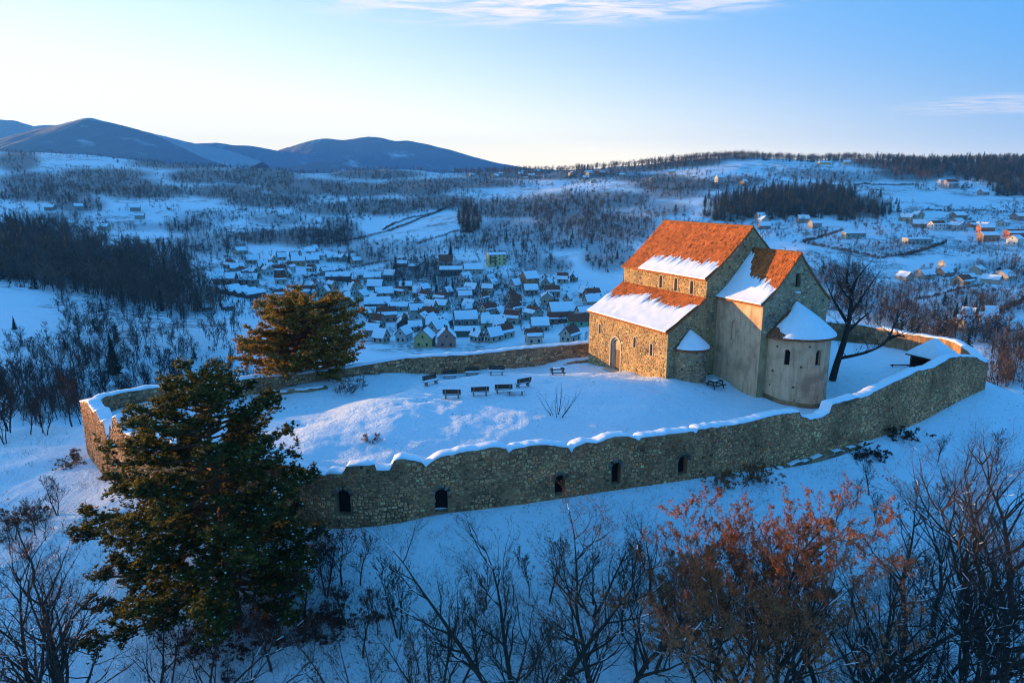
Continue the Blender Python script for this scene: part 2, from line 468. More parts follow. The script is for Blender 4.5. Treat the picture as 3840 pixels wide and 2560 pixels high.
# valley profiles: photo column -> (photo y, distance) pairs of visible ground, far to the last crest; tuples with a third value give z itself
PROF = {
    -1700: [(0, 40, -25), (0, 100, -45), (0, 200, -20), (0, 320, 16), (0, 440, 49), (0, 600, 54), (0, 1200, 62), (0, 3000, 80)],  # unseen ridge left of the view, added and raised to shade the slopes
    -500: [(0, 60, -25), (0, 110, -40), (0, 200, -40), (0, 330, -25), (0, 500, -10), (0, 800, 20), (0, 1400, 80), (0, 1900, 120), (0, 2600, 60), (0, 6000, 20)],
    0: [(0, 60, -25), (1000, 112), (900, 150), (800, 200), (715, 270), (662, 330), (0, 380, -32), (590, 460), (550, 560), (505, 800), (450, 1100), (400, 1400), (350, 1800), (334, 1980), (0, 2500, 60), (0, 6000, 0)],
    250: [(0, 60, -30), (0, 150, -38), (850, 190), (780, 240), (700, 310), (668, 345), (0, 390, -38), (600, 470), (560, 570), (500, 800), (450, 1050), (410, 1350), (360, 1750), (350, 1850), (0, 2500, 60), (0, 6000, 0)],
    500: [(0, 60, -40), (0, 190, -46), (800, 225), (720, 320), (650, 430), (600, 540), (545, 690), (490, 900), (430, 1250), (392, 1550), (374, 1750), (0, 2500, 20), (0, 6000, 0)],
    800: [(0, 60, -40), (0, 200, -50), (830, 255), (780, 320), (720, 395), (660, 480), (600, 610), (540, 760), (480, 980), (430, 1300), (396, 1650), (0, 2500, 20), (0, 6000, 0)],
    1100: [(0, 60, -40), (0, 220, -56), (790, 300), (740, 360), (700, 410), (640, 480), (590, 560), (540, 690), (480, 900), (440, 1120), (412, 1420), (392, 1800), (0, 2600, 40), (0, 6000, 0)],
    1350: [(0, 60, -40), (0, 220, -56), (770, 300), (700, 390), (640, 460), (560, 610), (500, 770), (450, 960), (412, 1220), (384, 1600), (0, 2200, 40), (0, 6000, 0)],
    1650: [(0, 60, -40), (0, 220, -54), (740, 310), (640, 440), (560, 570), (500, 720), (460, 860), (430, 970), (400, 1090), (380, 1210), (356, 1370), (0, 1900, 60), (0, 6000, 0)],
    2000: [(0, 60, -35), (0, 180, -46), (760, 270), (720, 330), (660, 420), (600, 490), (540, 580), (500, 670), (462, 800), (430, 950), (400, 1120), (367, 1350), (0, 1900, 60), (0, 6000, 0)],
    2200: [(0, 60, -26), (0, 110, -30), (860, 160), (800, 225), (740, 310), (680, 390), (640, 450), (560, 570), (510, 670), (470, 800), (440, 900), (410, 1020), (368, 1250), (0, 1800, 60), (0, 6000, 0)],
    2352: [(0, 60, -22), (0, 100, -24), (900, 140), (830, 200), (760, 280), (700, 360), (640, 440), (560, 570), (500, 690), (470, 790), (430, 900), (400, 1000), (366, 1200), (0, 1800, 60), (0, 6000, 0)],
    3200: [(0, 60, -22), (0, 140, -40), (0, 300, -40), (0, 600, -20), (0, 900, 20), (0, 1200, 70), (0, 1800, 60), (0, 6000, 0)],
}
LY = np.linspace(math.log(30), math.log(6000), 260)
COLS = np.linspace(-1700, 3200, 200)
_rows = []
for cx in sorted(PROF):
    ys, zs = [], []
    for e in PROF[cx]:
        if len(e) == 3:
            ys.append(math.log(e[1])); zs.append(e[2])
        else:
            ys.append(math.log(e[1])); zs.append(at(cx, e[0], e[1])[2])
    _rows.append(np.interp(LY, ys, zs))
_rows = np.array(_rows); _cx = np.array(sorted(PROF), float)
VG = np.array([[np.interp(c, _cx, _rows[:, j]) for j in range(len(LY))] for c in COLS])
def blur(a, k, axis):
    ker = np.hanning(k + 2)[1:-1]; ker /= ker.sum()
    pad = [(0, 0), (0, 0)]; pad[axis] = (k // 2, k // 2)
    return np.apply_along_axis(lambda r: np.convolve(r, ker, 'valid'), axis, np.pad(a, pad, mode='edge'))
VG = blur(blur(VG, 9, 1), 9, 0)
def valley_z(x, y):
    r = np.hypot(x, y)
    th = np.clip(np.arctan2(x, y), -R(62), R(62))
    col = (np.tan(th) * 2510 + 1920) / S
    ly = np.log(np.clip(r * np.cos(th), 31, 5990))
    ci = np.clip((col - COLS[0]) / (COLS[1] - COLS[0]), 0, len(COLS) - 1.001)
    li = np.clip((ly - LY[0]) / (LY[1] - LY[0]), 0, len(LY) - 1.001)
    i, j = ci.astype(int), li.astype(int); a, b = ci - i, li - j
    z = (VG[i, j] * (1 - a) + VG[i + 1, j] * a) * (1 - b) + (VG[i, j + 1] * (1 - a) + VG[i + 1, j + 1] * a) * b
    amp = np.clip((r - 90) / 500, 0, 1)
    amp2 = np.clip((r - 420) / 500, 0, 1) * np.where(th < R(-48), 0, 1)
    z = z + amp * (6.5 * fbm(x / 150, y / 150, 3, 3) + 1.8 * fbm(x / 38, y / 38, 11, 3)) + amp2 * 11.0 * fbm(x / 330, y / 330, 17, 3)
    return z
PATHS = [(-4, 66.5, 4, 69.5), (4, 69.5, 11.2, 77.5), (-4, 66.5, -9, 63), (4, 69.5, 14, 67.5), (14, 67.5, 24, 63), (24, 63, 34, 62.5), (34, 62.5, 44, 72), (-9, 63, -20, 58)]   # trodden paths
def ground(x, y):
    x = np.atleast_1d(np.asarray(x, float)); y = np.atleast_1d(np.asarray(y, float))
    v = valley_z(x, y)
    z = v.copy()
    near = (np.abs(x - 8) < 190) & (np.abs(y - 62) < 190)
    if near.any():
        xx, yy = x[near], y[near]
        d, zb, nx, ny = poly_dist(xx, yy)
        do = np.maximum(d, 0)
        sl = ny * ny * np.where(ny < 0, .54, .62) + nx * nx * np.where(nx < 0, .08 + .3 * sstep(do, 18, 60), .40)
        out = zb - sl * np.maximum(do - 0.6, 0) - .12 * np.minimum(do, .6) + 0.28 * np.clip(do / 4, 0, 1) * fbm(xx / 3.2, yy / 3.2, 21, 3) + .7 * np.clip(do / 12, 0, 1) * fbm(xx / 11, yy / 11, 23, 2)
        k = 7.0
        h = np.clip(0.5 + 0.5 * (out - v[near]) / k, 0, 1)
        smax = v[near] * (1 - h) + out * h + k * h * (1 - h)
        smax = np.where(do < 12, out + (smax - out) * sstep(do, 2, 12), smax)
        inn = inner_z(xx, yy) + 0.11 * fbm(xx / 1.5, yy / 1.5, 31, 3) + .07 * fbm(xx / 5, yy / 5, 33, 2)
        for px0, py0, px1, py1 in PATHS:
            ddx, ddy = px1 - px0, py1 - py0
            tt_ = np.clip(((xx - px0) * ddx + (yy - py0) * ddy) / (ddx * ddx + ddy * ddy), 0, 1)
            q_ = np.hypot(xx - px0 - tt_ * ddx, yy - py0 - tt_ * ddy)
            inn = inn - np.clip(1.1 - q_, 0, 1) * (.05 + .22 * (vnoise(xx * 1.7, yy * 1.7, 87) - .35))
        w = sstep(d, -1.0, -0.66)
        z[near] = np.where(d < -1.0, inn, np.where(d > -0.66, smax, inn * (1 - w) + smax * w))
    return z
def gz(x, y):
    return float(ground(x, y)[0])
_T = np.exp(np.linspace(math.log(24), math.log(2600), 900))
def hit(x, y):
    "where the sight line through a photo point meets the ground"
    a, b = ray(x, y)
    h = ground(a * _T, _T) - (CAM_Z + b * _T)
    k = int(np.argmax(h > 0))
    if h[k] <= 0:
        return None
    if k == 0:
        return a * _T[0], _T[0], float(h[0] + CAM_Z + b * _T[0])
    f = h[k - 1] / (h[k - 1] - h[k])
    Y = _T[k - 1] + f * (_T[k] - _T[k - 1])
    return a * Y, Y, gz(a * Y, Y)
def hits(xs, ys, tmin=140.0, nT=230):
    "vectorised version for scattering"
    xs = np.asarray(xs, float); ys = np.asarray(ys, float)
    out = np.full((len(xs), 3), np.nan)
    T = np.exp(np.linspace(math.log(tmin), math.log(2300), nT))
    a, b = ray(xs, ys)
    for s in range(0, len(xs), 2000):
        A, B = a[s:s + 2000, None], b[s:s + 2000, None]
        h = ground((A * T).ravel(), np.broadcast_to(T, (A.shape[0], len(T))).ravel()).reshape(A.shape[0], -1) - (CAM_Z + B * T)
        k = np.argmax(h > 0, axis=1); ii = np.arange(len(k))
        ok = (h[ii, k] > 0) & (k > 0)
        k1 = np.maximum(k, 1)
        f = h[ii, k1 - 1] / (h[ii, k1 - 1] - h[ii, k1] + 1e-9)
        Y = T[k1 - 1] + f * (T[k1] - T[k1 - 1])
        X = A[:, 0] * Y
        z = ground(X, Y)
        out[s:s + 2000] = np.where(ok[:, None], np.stack([X, Y, z], 1), np.nan)
    return out

# woodland and scrub: photo-space ellipses (cx, cy, rx, ry, density) of where vegetation stands; used for the trees and the litter under them
WOODS = [
    (300, 800, 220, 50, 2.2, 6, 0), (100, 900, 110, 60, 2.6, 6, 1), (480, 880, 100, 40, 2.4, 6, 0), (250, 720, 110, 26, 2.5, 7, 0),
    (110, 445, 110, 16, 9, 11, 0), (330, 440, 110, 14, 9, 11, 0), (520, 440, 90, 14, 9, 11, 0), (760, 480, 80, 12, 8, 10, 0), (430, 520, 60, 14, 7, 10, 0), (240, 400, 110, 10, 10, 11, 0), (1090, 555, 70, 14, 6, 9, 0), (1330, 500, 110, 18, 8, 10, 0), (1250, 610, 60, 18, 6, 8, 0), (830, 590, 70, 14, 7, 9, 0), (1040, 610, 60, 10, 6, 8, 0), (2010, 570, 60, 6, 4, 6, 0), (2090, 660, 90, 8, 6, 7, 0), (2280, 610, 70, 10, 5, 8, 0), (120, 500, 70, 10, 6, 9, 0),  # cx, cy, rx, ry, trees per 1000 px2, height, tone
    (60, 590, 130, 55, 9, 15, 1), (200, 620, 140, 50, 9, 15, 1), (330, 650, 110, 45, 9, 14, 1), (430, 690, 80, 35, 7, 12, 1), (30, 540, 80, 25, 8, 17, 2), (140, 545, 90, 26, 8, 15, 0),
    (330, 590, 120, 26, 7, 13, 0), (480, 560, 80, 24, 6, 12, 0), (180, 470, 60, 16, 8, 11, 0), (80, 420, 90, 22, 9, 11, 0), (250, 425, 120, 20, 10, 11, 0), (40, 370, 50, 22, 10, 12, 0),
    (420, 375, 120, 11, 14, 12, 0), (470, 405, 90, 14, 11, 11, 0), (590, 405, 100, 20, 12, 12, 0), (700, 430, 110, 18, 11, 11, 0), (620, 460, 100, 14, 9, 10, 0), (860, 400, 110, 9, 14, 11, 0),
    (820, 435, 100, 14, 11, 10, 0), (960, 430, 90, 16, 11, 10, 0), (880, 475, 90, 16, 9, 10, 0), (1010, 465, 90, 14, 9, 10, 0), (720, 545, 110, 20, 9, 12, 0), (600, 545, 60, 14, 9, 11, 0), (640, 505, 60, 10, 6, 9, 0),
    (1080, 500, 26, 30, 10, 13, 2), (780, 525, 40, 18, 8, 12, 0), (1170, 480, 110, 20, 8, 10, 0), (1290, 470, 100, 24, 8, 10, 0), (1400, 460, 100, 18, 8, 10, 0), (1180, 530, 110, 24, 6, 9, 0), (1300, 540, 110, 30, 6, 9, 0),
    (1420, 520, 90, 34, 7, 9, 0), (1400, 590, 60, 30, 6, 8, 0), (1190, 580, 70, 20, 4, 8, 0), (960, 620, 70, 22, 7, 9, 0), (900, 640, 60, 20, 7, 9, 0), (1050, 650, 80, 18, 5, 8, 0), (1160, 650, 60, 14, 5, 8, 0),
    (1260, 400, 200, 10, 12, 12, 0), (1420, 385, 120, 8, 16, 13, 0), (1180, 388, 110, 6, 18, 14, 0), (1560, 372, 100, 10, 16, 14, 1), (1620, 358, 120, 10, 16, 15, 1), (1500, 410, 90, 8, 9, 9, 0),
    (1570, 425, 120, 12, 9, 9, 0), (1740, 470, 110, 26, 12, 14, 2), (1850, 460, 110, 32, 13, 15, 2), (1960, 475, 80, 24, 12, 14, 2), (1690, 490, 60, 16, 9, 12, 2), (1760, 350, 120, 9, 14, 15, 1), (1900, 356, 150, 8, 14, 15, 1),
    (2060, 372, 110, 14, 14, 15, 1), (2200, 385, 140, 22, 14, 17, 2), (2320, 395, 80, 28, 14, 18, 2), (2100, 400, 90, 14, 10, 14, 1), (2340, 430, 60, 18, 11, 14, 2), (1880, 400, 100, 7, 6, 8, 0), (1700, 415, 60, 8, 8, 9, 0),
    (1620, 540, 60, 10, 5, 8, 0), (1930, 640, 70, 30, 6, 8, 0), (2000, 690, 110, 26, 6, 8, 0), (2080, 730, 90, 20, 6, 8, 0), (2250, 700, 110, 30, 5, 8, 0), (2200, 770, 120, 22, 6, 9, 0), (2320, 790, 60, 40, 5, 8, 0),
    (2310, 860, 60, 30, 5, 6, 0), (2340, 640, 50, 20, 4, 8, 0), (470, 500, 70, 12, 4, 8, 0), (300, 520, 90, 8, 4, 8, 0), (900, 570, 120, 16, 4, 8, 0), (560, 640, 30, 30, 6, 9, 0), (1540, 445, 80, 10, 7, 8, 0),
    (1080, 420, 120, 10, 9, 9, 0), (1960, 410, 80, 6, 6, 8, 0), (1520, 480, 70, 14, 6, 8, 0),
]
def veg_amount(X, Y, Z):
    px_, py_ = project(X, Y, Z)
    v = np.zeros(len(X))
    for cx, cy, rx, ry, dn, h, tone in WOODS:
        d = ((px_ - cx) / rx) ** 2 + ((py_ - cy) / (ry + 3)) ** 2
        v = np.maximum(v, np.clip(1.6 - d, 0, 1) * min(dn / 9, 1))
    return np.where(np.hypot(X, Y) > 105, v, 0)

# ------------------------------------------------------------------ the ground sheet (fine where it is seen, coarse behind the camera)
th_f = np.linspace(R(-46), R(46), 440)
th_all = np.concatenate([np.linspace(R(-180), R(-47), 70), th_f, np.linspace(R(47), R(180), 70)[:-1]])
r_all = np.concatenate([[2.0, 8, 14, 20, 25, 29], np.arange(32, 108, 0.36), np.exp(np.linspace(math.log(108), math.log(5200), 200))[1:]])
TH, RR = np.meshgrid(th_all, r_all, indexing='ij')
r_lim = np.interp(np.abs(TH), [0, R(40), R(50), R(75), R(90), R(180)], [5200, 5200, 4000, 3000, 1500, 1500])
RR = np.minimum(RR, r_lim * (0.98 + 0.02 * RR / 5200))
GX, GY = RR * np.sin(TH), RR * np.cos(TH)
GZ = ground(GX.ravel(), GY.ravel())
VEG = veg_amount(GX.ravel(), np.maximum(GY.ravel(), 1), GZ)
VEG = np.where(GY.ravel() < 60, 0, VEG)
na, nr = TH.shape
ii, jj = np.meshgrid(np.arange(na), np.arange(nr - 1), indexing='ij')
i2 = (ii + 1) % na
QF = np.stack([ii * nr + jj, i2 * nr + jj, i2 * nr + jj + 1, ii * nr + jj + 1], -1).reshape(-1, 4)[:, ::-1]
m, nt, b = principled('snowy_ground', 0.65)
N_, L_ = nt.nodes, nt.links
geo = N_.new('ShaderNodeNewGeometry')
def tnoise(scale, detail=5, rough=0.55):
    n = N_.new('ShaderNodeTexNoise'); n.inputs['Scale'].default_value = scale; n.inputs['Detail'].default_value = detail
    n.inputs['Roughness'].default_value = rough
    L_.new(geo.outputs['Position'], n.inputs['Vector']); return n.outputs[0]
def mrange(v, a, b_, c=0.0, d=1.0):
    n = N_.new('ShaderNodeMapRange'); n.interpolation_type = 'SMOOTHSTEP'
    n.inputs['From Min'].default_value = a; n.inputs['From Max'].default_value = b_
    n.inputs['To Min'].default_value = c; n.inputs['To Max'].default_value = d
    L_.new(v, n.inputs['Value']); return n.outputs[0]
def mth(op, a, b_):
    n = N_.new('ShaderNodeMath'); n.operation = op
    for k, v in enumerate((a, b_)):
        if isinstance(v, (int, float)): n.inputs[k].default_value = v
        else: L_.new(v, n.inputs[k])
    return n.outputs[0]
att = N_.new('ShaderNodeVertexColor'); att.layer_name = 'Col'
sepc = N_.new('ShaderNodeSeparateColor'); L_.new(att.outputs['Color'], sepc.inputs[0])
patch = mrange(tnoise(0.045, 8, 0.68), 0.45, 0.58)                       # rough grass and scrub breaking through, field sized
fine = mrange(tnoise(0.35, 6, 0.7), 0.40, 0.57)
litter = mth('MULTIPLY', sepc.outputs[0], mrange(tnoise(0.22, 6, 0.7), 0.24, 0.46))
farmask = sepc.outputs[1]
near_spk = mth('MULTIPLY', mrange(tnoise(3.2, 4, 0.6), 0.635, 0.68), mrange(tnoise(0.16, 3), 0.44, 0.60))
fields = mrange(tnoise(0.0085, 4, 0.55), 0.44, 0.54)
dirt = mth('MAXIMUM', litter, mth('MULTIPLY', mth('MULTIPLY', mth('MULTIPLY', patch, fine), fields), farmask))
dirt = mth('MAXIMUM', dirt, mth('MULTIPLY', near_spk, mth('SUBTRACT', 1.0, farmask)))
mx = N_.new('ShaderNodeMix'); mx.data_type = 'RGBA'
mx.inputs['A'].default_value = (.73, .825, .885, 1); mx.inputs['B'].default_value = (.055, .045, .037, 1)
L_.new(mth('MULTIPLY', dirt, 0.9), mx.inputs['Factor'])
L_.new(mx.outputs['Result'], b.inputs['Base Color'])
bm = N_.new('ShaderNodeBump'); bm.inputs['Strength'].default_value = 1.0; bm.inputs['Distance'].default_value = 0.4
hh = mth('ADD', mth('MULTIPLY', tnoise(1.1, 7, 0.6), 1.0), mth('MULTIPLY', tnoise(4.5, 4, 0.6), 0.35))
L_.new(hh, bm.inputs['Height']); L_.new(bm.outputs[0], b.inputs['Normal'])
M['ground'] = m
colg = np.zeros((len(GZ), 3)); colg[:, 0] = VEG; colg[:, 1] = sstep(np.hypot(GX.ravel(), GY.ravel()), 110, 260)
link('ground', fastmesh('ground', np.stack([GX.ravel(), GY.ravel(), GZ], 1), QF, M['ground'], True, colg), kind='structure')

# ------------------------------------------------------------------ far mountains: long ridges
mt_mat, nt, b = principled('mountain', 0.95)
N_, L_ = nt.nodes, nt.links
geo = N_.new('ShaderNodeNewGeometry')
wood = mrange(tnoise(0.006, 9, 0.62), 0.26, 0.44)
att = N_.new('ShaderNodeVertexColor'); att.layer_name = 'Col'
sepc = N_.new('ShaderNodeSeparateColor'); L_.new(att.outputs['Color'], sepc.inputs[0])
mx = N_.new('ShaderNodeMix'); mx.data_type = 'RGBA'
mx.inputs['A'].default_value = (.60, .63, .68, 1); mx.inputs['B'].default_value = (.13, .17, .22, 1)
L_.new(mth('MULTIPLY', wood, sepc.outputs[0]), mx.inputs['Factor']); L_.new(mx.outputs['Result'], b.inputs['Base Color'])
bm = N_.new('ShaderNodeBump'); bm.inputs['Strength'].default_value = 0.9; bm.inputs['Distance'].default_value = 14
L_.new(tnoise(0.02, 8, 0.65), bm.inputs['Height']); L_.new(bm.outputs[0], b.inputs['Normal'])
def mountain(name, line, D, width, base, seed, wooded=1.0, rough=1.0):
    xs = np.array([p[0] for p in line], float); ys = np.array([p[1] for p in line], float)
    gx = np.linspace(xs[0], xs[-1], 230)
    crest_y = np.interp(gx, xs, ys)
    ker = np.hanning(15)[1:-1]; ker /= ker.sum()
    crest_y = np.convolve(np.pad(crest_y, 6, mode='edge'), ker, 'valid')
    a, bz = ray(gx, crest_y)
    X0, Z0 = a * D, CAM_Z + bz * D
    v = np.concatenate([np.linspace(-1, 0, 34), np.linspace(0, 1, 10)[1:]])
    Vv, Xg = np.meshgrid(v, X0, indexing='xy')
    Zc = np.repeat(Z0[:, None], len(v), 1)
    fall = np.where(Vv < 0, (1 + Vv) ** 1.15, (1 - Vv) ** 1.3)
    rib = fbm(Xg / 190, Vv * width / 480, seed, 4)
    Yg = D + Vv * width + 40 * rib
    Zg = base + (Zc - base) * fall + rough * 34 * rib * np.clip(np.abs(Vv) * 3, 0, 1) * fall + rough * 5 * fbm(Xg / 36, Vv * 7, seed + 5, 3) * np.clip(np.abs(Vv) * 8 + .35, 0, 1)
    n0, n1 = Vv.shape
    i, j = np.meshgrid(np.arange(n0 - 1), np.arange(n1 - 1), indexing='ij')
    F = np.stack([i * n1 + j, (i + 1) * n1 + j, (i + 1) * n1 + j + 1, i * n1 + j + 1], -1).reshape(-1, 4)
    V3 = np.stack([Xg, Yg, Zg], -1).reshape(-1, 3)
    link(name, fastmesh(name, V3, F, mt_mat, True, np.full((len(V3), 3), wooded)), kind='structure')
mountain('mountain', [(-160, 330), (20, 345), (60, 300), (120, 288), (170, 279), (207, 269), (250, 281), (300, 294), (350, 309), (390, 325), (430, 342), (470, 362), (520, 380), (600, 392)], 2900, 1000, 10, 71)
mountain('mountain', [(-180, 262), (-100, 262), (0, 275), (30, 276), (75, 291), (120, 287), (180, 292), (320, 300), (440, 328), (520, 344), (600, 372)], 3500, 700, 10, 75, 0.55)
mountain('mountain', [(330, 380), (400, 322), (440, 330), (505, 328), (540, 335), (570, 334), (635, 346), (700, 352), (760, 372), (900, 385)], 3900, 700, 10, 82, 0.9)
mountain('mountain', [(520, 390), (600, 362), (640, 345), (690, 331), (720, 322), (752, 317), (785, 323), (820, 318), (850, 314), (878, 317), (905, 325), (932, 322), (980, 331), (1040, 346), (1090, 361), (1140, 374), (1220, 388), (1350, 392)], 4600, 800, 10, 93)
mountain('hill', [(600, 398), (690, 378), (740, 370), (800, 366), (840, 378), (880, 392), (1000, 396)], 2700, 400, 10, 99, 1.0, 0.5)
# ------------------------------------------------------------------ masonry helpers
def column_wall(xy, inward, zb, zt, openings=(), depth=0.55, arc=None, thick=None, zb_in=None):
    """wall skin made of columns: xy (n,2) along the face, inward (n,2) unit vectors, zb/zt per column.
    openings: (s0, s1, z0, z1, arched) along arc length; they become recesses of the given depth."""
    xy = np.asarray(xy, float); n = len(xy)
    inward = np.broadcast_to(np.asarray(inward, float), (n, 2))
    zb = np.broadcast_to(np.asarray(zb, float), (n,)); zt = np.broadcast_to(np.asarray(zt, float), (n,))
    if arc is None:
        arc = np.concatenate([[0], np.cumsum(np.linalg.norm(np.diff(xy, axis=0), axis=1))])
    V, F, B = [], [], []      # B: faces of the recess backs
    def vid(p):
        V.append(p); return len(V) - 1
    def pt(i, z, dd=0.0):
        return vid((xy[i, 0] + inward[i, 0] * dd, xy[i, 1] + inward[i, 1] * dd, z))
    def op_at(sm):
        for o in openings:
            if o[0] <= sm <= o[1]:
                return o
        return None
    def top_of(o, s):
        if not o[4]:
            return o[3]
        h = (o[1] - o[0]) / 2; c = (o[0] + o[1]) / 2
        k = min(abs(s - c) / h, 1)
        return o[3] - h + h * math.sqrt(max(0, 1 - k * k))
    for i in range(n - 1):
        o = op_at((arc[i] + arc[i + 1]) / 2)
        if o is None:
            F.append((pt(i, zb[i]), pt(i + 1, zb[i + 1]), pt(i + 1, zt[i + 1]), pt(i, zt[i])))
            continue
        t0, t1 = top_of(o, arc[i]), top_of(o, arc[i + 1])
        z0 = o[2]
        F.append((pt(i, zb[i]), pt(i + 1, zb[i + 1]), pt(i + 1, z0), pt(i, z0)))
        F.append((pt(i, t0), pt(i + 1, t1), pt(i + 1, zt[i + 1]), pt(i, zt[i])))
        F.append((pt(i, z0), pt(i + 1, z0), pt(i + 1, z0, depth), pt(i, z0, depth)))
        F.append((pt(i, t0, depth), pt(i + 1, t1, depth), pt(i + 1, t1), pt(i, t0)))
        B.append((pt(i, z0, depth), pt(i + 1, z0, depth), pt(i + 1, t1, depth), pt(i, t0, depth)))
        if op_at((arc[max(i - 1, 0)] + arc[i]) / 2) is not o or i == 0:
            F.append((pt(i, z0), pt(i, z0, depth), pt(i, t0, depth), pt(i, t0)))
        if i + 2 >= n or op_at((arc[i + 1] + arc[i + 2]) / 2) is not o:
            F.append((pt(i + 1, z0, depth), pt(i + 1, z0), pt(i + 1, t1), pt(i + 1, t1, depth)))
    if thick:
        zi = zb if zb_in is None else zb_in
        for i in range(n - 1):
            F.append((pt(i, zt[i]), pt(i + 1, zt[i + 1]), pt(i + 1, zt[i + 1], thick), pt(i, zt[i], thick)))
            F.append((pt(i + 1, zi[i + 1], thick), pt(i, zi[i], thick), pt(i, zt[i], thick), pt(i + 1, zt[i + 1], thick)))
    return V, F, B, arc
def split_back(V, B):
    "recess backs as a mesh of their own"
    idx = {}; VV = []; FF = []
    for f in B:
        g = []
        for i in f:
            if i not in idx:
                idx[i] = len(VV); VV.append(V[i])
            g.append(idx[i])
        FF.append(tuple(g))
    return VV, FF
def stone_colors(rng, n, base, var=0.30):
    g = 1 + rng.normal(0, var, n)
    c = np.asarray(base)[None] * np.clip(g, .45, 1.9)[:, None]
    warm = rng.random(n)
    c = np.where((warm > .93)[:, None], c * np.array([1.35, .85, .65]), c)
    c = np.where((warm < .12)[:, None], c * np.array([.62, .66, .72]), c)
    c = np.where(((warm > .12) & (warm < .20))[:, None], c * np.array([1.45, 1.45, 1.4]), c)
    return np.clip(c, .02, .75)
def stones(place, length, zlo, zhi, seed, h=(.13, .29), w=(.15, .42), skip=None, fill=1.0, base=(.22, .195, .155), proud=(.02, .075)):
    """irregular rubble courses: place(s, z, out) -> (x,y,z); zlo/zhi(s) give the face limits.
    returns V (n,8,3), colours (n,3)"""
    rng = np.random.default_rng(seed)
    S0, S1, Z0, Z1 = [], [], [], []
    z = min(zlo(s) for s in np.linspace(0, length, 40)) - .05
    zmax = max(zhi(s) for s in np.linspace(0, length, 200))
    while z < zmax:
        hh = rng.uniform(*h)
        s = rng.uniform(-.4, 0)
        while s < length:
            ww = rng.uniform(*w)
            dz = rng.normal(0, .045)
            c, zc = s + ww / 2, z + dz + hh / 2
            if 0.05 < s and s + ww < length - .03 and zlo(c) - .1 < zc - hh / 2 and zc + hh / 2 < min(zhi(s), zhi(s + ww)) + .03 and rng.random() < fill and not (skip and skip(c, zc, ww / 2, hh / 2)):
                S0.append(s + .02); S1.append(s + ww - rng.uniform(.01, .06)); Z0.append(z + dz + .015); Z1.append(z + dz + hh * rng.uniform(.82, 1.0))
            s += ww
        z += hh
    S0, S1, Z0, Z1 = map(np.array, (S0, S1, Z0, Z1)); n = len(S0)
    V = np.empty((n, 8, 3))
    pr = rng.uniform(*proud, n)
    ins = .18
    dS, dZ = S1 - S0, Z1 - Z0
    j = lambda: rng.uniform(-.12, .12, n)
    corners = [(0, 0), (1, 0), (1, 1), (0, 1)]
    for k, (a, c) in enumerate(corners):
        ss = S0 + dS * (a + j()); zz = Z0 + dZ * (c + j())
        fs = S0 + dS * (a + (ins if a == 0 else -ins) + j() * .6); fz = Z0 + dZ * (c + (ins if c == 0 else -ins) + j() * .6)
        V[:, k] = np.array([place(s_, z_, -.02) for s_, z_ in zip(ss, zz)]).reshape(-1, 3)
        V[:, 4 + k] = np.array([place(s_, z_, p_) for s_, z_, p_ in zip(fs, fz, pr * rng.uniform(.7, 1.2, n))]).reshape(-1, 3)
    return V, stone_colors(rng, n, base)
STF = np.array([(4, 5, 6, 7), (0, 1, 5, 4), (1, 2, 6, 5), (2, 3, 7, 6), (3, 0, 4, 7)])
def add_stones(parent, V, col, singles, flip=False):
    "the largest-looking ones as objects of their own, the rest joined"
    if singles:
        ctr = V.mean(1); dist = np.linalg.norm(ctr - np.array([0, 0, CAM_Z]), axis=1)
        size = np.linalg.norm(V[:, 6] - V[:, 4], axis=1) / dist
        order = np.argsort(-size)
        for k in order[:singles]:
            c = ctr[k]
            me = fastmesh('stone', V[k] - c, STF[:, ::-1] if flip else STF, M['stone'], False, np.repeat(col[k:k + 1], 8, 0))
            link('stone', me, parent, tuple(c))
        rest = order[singles:]
    else:
        rest = np.arange(len(V))
    F = (np.arange(len(rest)) * 8)[:, None, None] + (STF[:, ::-1] if flip else STF)[None]
    link('rubble_stones', fastmesh('rubble_stones', V[rest].reshape(-1, 3), F.reshape(-1, 4), M['stone'], False, np.repeat(col[rest], 8, 0)), parent, kind='stuff')

# ------------------------------------------------------------------ the ring wall
n_ring = len(ring_xy)
tan = np.roll(ring_xy, -1, 0) - np.roll(ring_xy, 1, 0)
tan = blur(tan, 9, 0); tan /= np.linalg.norm(tan, axis=1, keepdims=True)
# the ring runs right -> left along the near side, then back along the far side: inside is on its right-hand side
inw = np.stack([tan[:, 1], -tan[:, 0]], 1)
mid = ring_xy.mean(0)
if ((mid - ring_xy[n_near // 2]) @ inw[n_near // 2]) < 0:
    inw = -inw
THICK = 0.95
arc_ring = np.concatenate([[0], np.cumsum(np.linalg.norm(np.diff(ring_xy, axis=0), axis=1))])
rt = ring_top + 0.07 * (vnoise(arc_ring * 3.1, arc_ring * 0, 5) - .5) + .09 * (vnoise(arc_ring * 1.1, arc_ring * 0 + 3, 6) - .5)
gb_out = ring_base - 1.2
in_xy = ring_xy + inw * (THICK + .3)
gb_in = ground(in_xy[:, 0], in_xy[:, 1]) - 0.8
